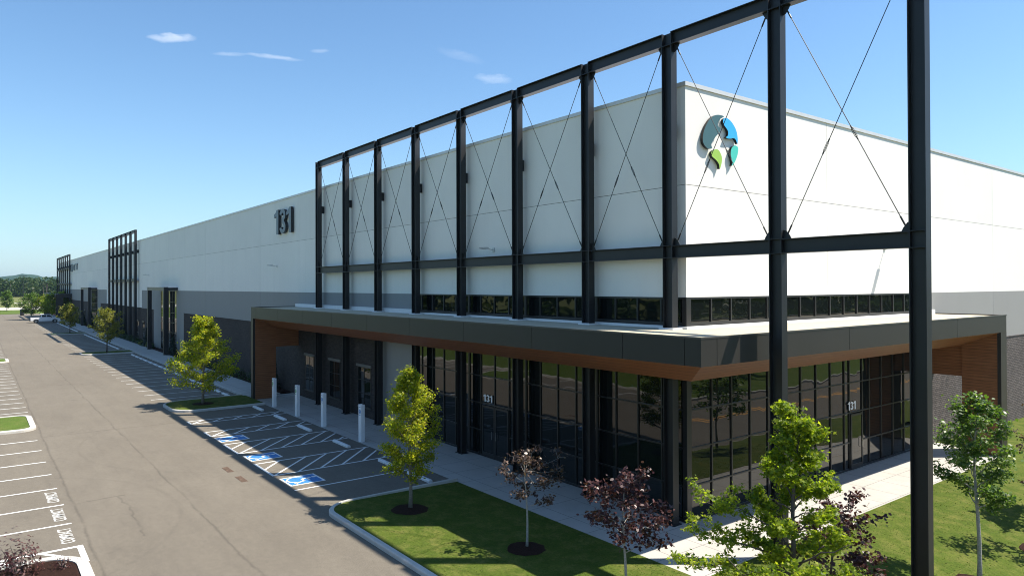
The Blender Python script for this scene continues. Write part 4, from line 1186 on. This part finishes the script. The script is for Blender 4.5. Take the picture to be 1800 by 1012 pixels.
# ------------------------------------------------------------------ white pickup
def pickup(loc, rz):
    r = empty('pickup_truck', loc, 'white pickup truck parked beside the far end of the building', 'pickup truck', rz=rz)
    # local: x along length (front +x), y width, z up
    def loc_build(m, n, mt, **k): return local(m.build(n, mt, r, **k))
    m = MB()
    side = [(-2.85, .55), (-2.85, 1.28), (-.95, 1.30), (-.85, 1.30), (2.05, 1.22), (2.75, 1.12), (2.88, .9), (2.88, .5), (2.35, .42), (2.25, .72), (1.95, .88), (1.65, .88), (1.35, .72), (1.25, .42), (-1.25, .42), (-1.35, .72), (-1.65, .88), (-1.95, .88), (-2.25, .72), (-2.35, .48)]
    m.prism(side, 'y', -.98, .98)
    body = loc_build(m, 'body', 'truck_white', bevel=.04)
    m = MB(); cab0 = [(-.95, 1.29), (-.80, 1.86), (-.62, 1.93), (.75, 1.92), (1.0, 1.84), (1.62, 1.27)]
    m.prism(cab0, 'y', -.86, .86); loc_build(m, 'cab', 'truck_white', bevel=.05)
    m = MB()
    for sy in (-.868, .868):
        m.poly([(-.72, sy, 1.36), (-.64, sy, 1.82), (.10, sy, 1.84), (.10, sy, 1.36)]); m.poly([(.18, sy, 1.36), (.18, sy, 1.84), (.78, sy, 1.82), (1.32, sy, 1.36)])
    m.poly([(1.05, -.76, 1.83), (1.05, .76, 1.83), (1.66, .80, 1.29), (1.66, -.80, 1.29)]); m.poly([(-.835, -.74, 1.80), (-.835, .74, 1.80), (-.965, .78, 1.36), (-.965, -.78, 1.36)])
    loc_build(m, 'window', 'truck_glass', fix=False)
    m = MB(); m.box(-2.78, -1.0, -.84, .84, 1.281, 1.30); loc_build(m, 'bed_cover', 'truck_black')
    for x in (-1.80, 1.80):
        for y in (-.92, .92):
            m = MB(); m.tube([(x, y-.13*(1 if y > 0 else -1), .42), (x, y+.10*(1 if y > 0 else -1), .42)], .42, 22); w = loc_build(m, 'wheel', 'truck_black')
            m = MB(); m.tube([(x, y+.09*(1 if y > 0 else -1), .42), (x, y+.115*(1 if y > 0 else -1), .42)], .24, 14)
            q = m.build('rim', 'chrome', w); q.matrix_parent_inverse = Matrix.Identity(4)
    m = MB(); m.box(-3.0, -2.86, -.95, .95, .48, .72); loc_build(m, 'rear_bumper', 'truck_black', bevel=.02)
    m = MB(); m.box(2.885, 3.0, -.95, .95, .42, .66); loc_build(m, 'front_bumper', 'chrome', bevel=.02)
    for y in (-.93, .81): m = MB(); m.box(-2.88, -2.80, y, y+.12, .85, 1.2); loc_build(m, 'tail_light', 'truck_red')
    for y in (-.95, .70): m = MB(); m.box(2.84, 2.895, y, y+.25, .82, 1.02); loc_build(m, 'headlight', 'chrome')
    for y in (-1.12, 1.0): m = MB(); m.box(1.05, 1.2, y, y+.12, 1.30, 1.5); loc_build(m, 'mirror', 'truck_black')
    m = MB(); m.box(-2.872, -2.86, -.6, .6, .78, 1.22); loc_build(m, 'tailgate', 'truck_black')
    return r
pickup((-176.5, -5.7, 0), R(90))
# litter bin by the far kerb
bn = empty('litter_bin', (-232, -7.6, 0), 'dark litter bin at the far edge of the parking lot', 'litter bin')
m = MB(); m.tube([(0, 0, 0), (0, 0, 1.5)], [.5, .55], 12); m.build('bin_body', 'truck_black', bn).matrix_parent_inverse = Matrix.Identity(4)
m = MB(); m.tube([(0, 0, 1.5), (0, 0, 1.62), (0, 0, 1.9)], [.62, .6, .25], 12); m.build('bin_lid', 'black_steel', bn).matrix_parent_inverse = Matrix.Identity(4)

# ------------------------------------------------------------------ far landscape
m = MB(); m.box(-292, -246, -70, 60, -.3, .06); struct(m.build('grass_strip', 'far_grass'), 'bright mown grass strip beyond the end of the lot')
m = MB(); m.box(-335, -292, -90, 300, -.3, .02); struct(m.build('far_road', 'pale_gravel'), 'pale concrete road crossing behind the lot')
m = MB()
for (x0, x1, y0, y1) in ((-520, -430, 4, 30), (-470, -420, -2, 12), (-600, -540, 20, 60)): m.box(x0, x1, y0, y1, -.3, .05)
struct(m.build('gravel_path', 'pale_gravel'), 'pale gravel patches in the far field')
m = gridmesh(np.r_[-2000, -700, np.linspace(-650, -345, 12)], np.linspace(-200, 500, 15), lambda x, y: -.2 + 2.2*max(0, (-x-400)/300)**1.2+.5*math.sin(y*.06)*max(0, min(1, (-x-345)/60)))
struct(m.build('field', 'field_grass', fix=False, smooth=True), 'rough olive field before the woods')
def lamp_post(x, y, h, label):
    r = empty('lamp_post', (x, y, 0), label, 'lamp post', 'lamp posts')
    m = MB(); m.tube([(0, 0, 0), (0, 0, h)], [.14, .09], 8); m.tube([(0, 0, 0), (0, 0, .9)], .3, 10); local(m.build('pole', 'black_steel', r))
    m = MB(); m.box(-.4, .4, -1.5, 1.5, h, h+.16); local(m.build('head', 'black_steel', r))
lamp_post(-371, -1.1, 13.4, 'tall dark lamp post in front of the woods at the left')
# woods
rs = np.random.RandomState(9)
P_ = []; SZ = []
def wood_row(cx, cy, hh, rr, n):
    th = rs.rand(n)*2*math.pi; ph = rs.rand(n); rad = rr*np.sqrt(.3+.7*rs.rand(n))
    z = hh*(.02+.98*ph); prof = np.sin(np.pi*np.clip(.30+.66*ph, 0, 1))**.5
    return np.c_[cx+rad*prof*np.cos(th), cy+rad*prof*np.sin(th), z+1.5]
for k in range(270):
    y = -95+rs.rand()*235; x = -600-rs.rand()*70-abs(y)*.15
    hh = (9.5+4.5*rs.rand())*(1+.10*math.sin(y*.09)); P_.append(wood_row(x, y, hh, 6+3.5*rs.rand(), 260))
P_ = np.concatenate(P_)
PM = [wood_row(-260+rs.rand()*330, -75-rs.rand()*16, 11+5*rs.rand(), 5+2*rs.rand(), 70) for _ in range(120)]+[wood_row(62+rs.rand()*16, -60+rs.rand()*300, 11+5*rs.rand(), 5+2*rs.rand(), 70) for _ in range(110)]
tag(leaves_mesh('woods', np.concatenate(PM)-np.array([0, 0, 2.5]), 2.4, 'leaf_wood', 78, 'quad', None, .4), 'woods behind the camera mirrored in the upper windows', 'woods', kind='stuff')
o = leaves_mesh('woods', P_, 1.7, 'leaf_wood', 77, 'quad', None, .4); tag(o, 'dense dark green woods along the far field', 'woods', kind='stuff')
# bare lower part of the woods: trunks mass
m = MB(); rs2 = random.Random(4)
for k in range(40):
    y = rs2.uniform(-95, 140); x = -597-rs2.uniform(0, 14)-abs(y)*.15; m.tube([(x, y, 0), (x+rs2.uniform(-1, 1), y+rs2.uniform(-1, 1), 11)], [.28, .12], 4, cap=False)
tag(m.build('woods_trunks', 'bark_dark', fix=False), 'bare trunks at the edge of the far woods', 'tree trunks', kind='stuff')
# hills
rs = np.random.RandomState(12)
ys = np.linspace(-2600, 2600, 260)
prof = 31+9*np.exp(-((ys-118)/320)**2)+10*np.exp(-((ys+60)/90)**2)+14*np.sin(ys*.004+1)+6*np.sin(ys*.013)+3*np.sin(ys*.05+2)+np.cumsum(rs.normal(size=260))*.25+rs.normal(size=260)*1.2
xs_ = np.linspace(0, 1, 14)
m = MB()
for j, y in enumerate(ys):
    for i, f in enumerate(xs_):
        m.v.append((-2500-f*700, y, -5+(prof[j]*math.sin(math.pi/2*min(1, f*1.6))+rs.normal()*1.0*(f > .1))))
n = len(xs_)
for j in range(len(ys)-1):
    for i in range(n-1): m.f.append((j*n+i, j*n+i+1, (j+1)*n+i+1, (j+1)*n+i)); m.mi.append(0)
struct(m.build('hills', 'hill_forest', fix=False, smooth=True), 'low wooded hills on the horizon')

# grass blades on the near lawn (uncountable)
rs = np.random.RandomState(5)
def lawn_pts(n, x0, x1, y0, y1):
    p = np.c_[x0+(x1-x0)*rs.rand(n), y0+(y1-y0)*rs.rand(n)]
    return p
pp = np.concatenate([lawn_pts(9000, -8.3, 3.6, -8.35, -2.9), lawn_pts(9000, 3.75, 9.6, -8.3, 14)])
keep = ~((pp[:, 0] < -7.45) & (pp[:, 1] < -7.45) & (np.hypot(pp[:, 0]+7.45, pp[:, 1]+7.45) > 1.0))
for (cx, cy, rr_) in ((-6.33, -6.2, .66), (-.9, -5.25, .6), (3.58, -5.65, .6), (6.4, -1.1, .6), (7.72, -5.43, .7), (7.94, 4.26, .6), (8.35, 8.75, .75)):
    keep &= np.hypot(pp[:, 0]-cx, pp[:, 1]-cy) > rr_
pp = pp[keep]; n = len(pp)
zz = np.array([hgt(a, b) for a, b in pp])
th = rs.rand(n)*2*math.pi; hh = .010+.018*rs.rand(n); ww = .008+.010*rs.rand(n); ln_ = rs.normal(size=(n, 2))*.02
V = np.zeros((n, 3, 3)); dx, dy = np.cos(th)*ww, np.sin(th)*ww
V[:, 0] = np.c_[pp[:, 0]-dx, pp[:, 1]-dy, zz]; V[:, 1] = np.c_[pp[:, 0]+dx, pp[:, 1]+dy, zz]; V[:, 2] = np.c_[pp[:, 0]+ln_[:, 0], pp[:, 1]+ln_[:, 1], zz+hh]
me = bpy.data.meshes.new('grass_blades'); me.vertices.add(n*3); me.vertices.foreach_set('co', V.ravel()); me.loops.add(n*3)
me.loops.foreach_set('vertex_index', np.arange(n*3, dtype=np.int32)); me.polygons.add(n); me.polygons.foreach_set('loop_start', np.arange(0, n*3, 3, dtype=np.int32)); me.polygons.foreach_set('loop_total', np.full(n, 3, dtype=np.int32))
me.update(calc_edges=True); me.materials.append(MATS['grass_blade'])
o = bpy.data.objects.new('grass_blades', me); S.collection.objects.link(o); tag(o, 'short mown grass blades on the corner lawn', 'grass', kind='stuff')
bpy.context.view_layer.update()
# ------------------------------------------------------------------ haze
hm = bpy.data.materials.new('haze_air'); hm.use_nodes = True; ht = hm.node_tree
for n in list(ht.nodes): ht.nodes.remove(n)
ho = ht.nodes.new('ShaderNodeOutputMaterial'); pv = ht.nodes.new('ShaderNodeVolumePrincipled')
pv.inputs['Color'].default_value = (.48, .70, .95, 1); pv.inputs['Density'].default_value = HAZE
pv.inputs['Anisotropy'].default_value = .2
ht.links.new(pv.outputs[0], ho.inputs['Volume']); MATS['haze_air'] = hm
m = MB(); m.box(-9600, 9600, -9600, 9600, -5, 95)
o = m.build('haze', 'haze_air'); o['kind'] = 'stuff'; o['label'] = 'thin blue haze over the distance'; o['category'] = 'haze'
o.visible_shadow = True
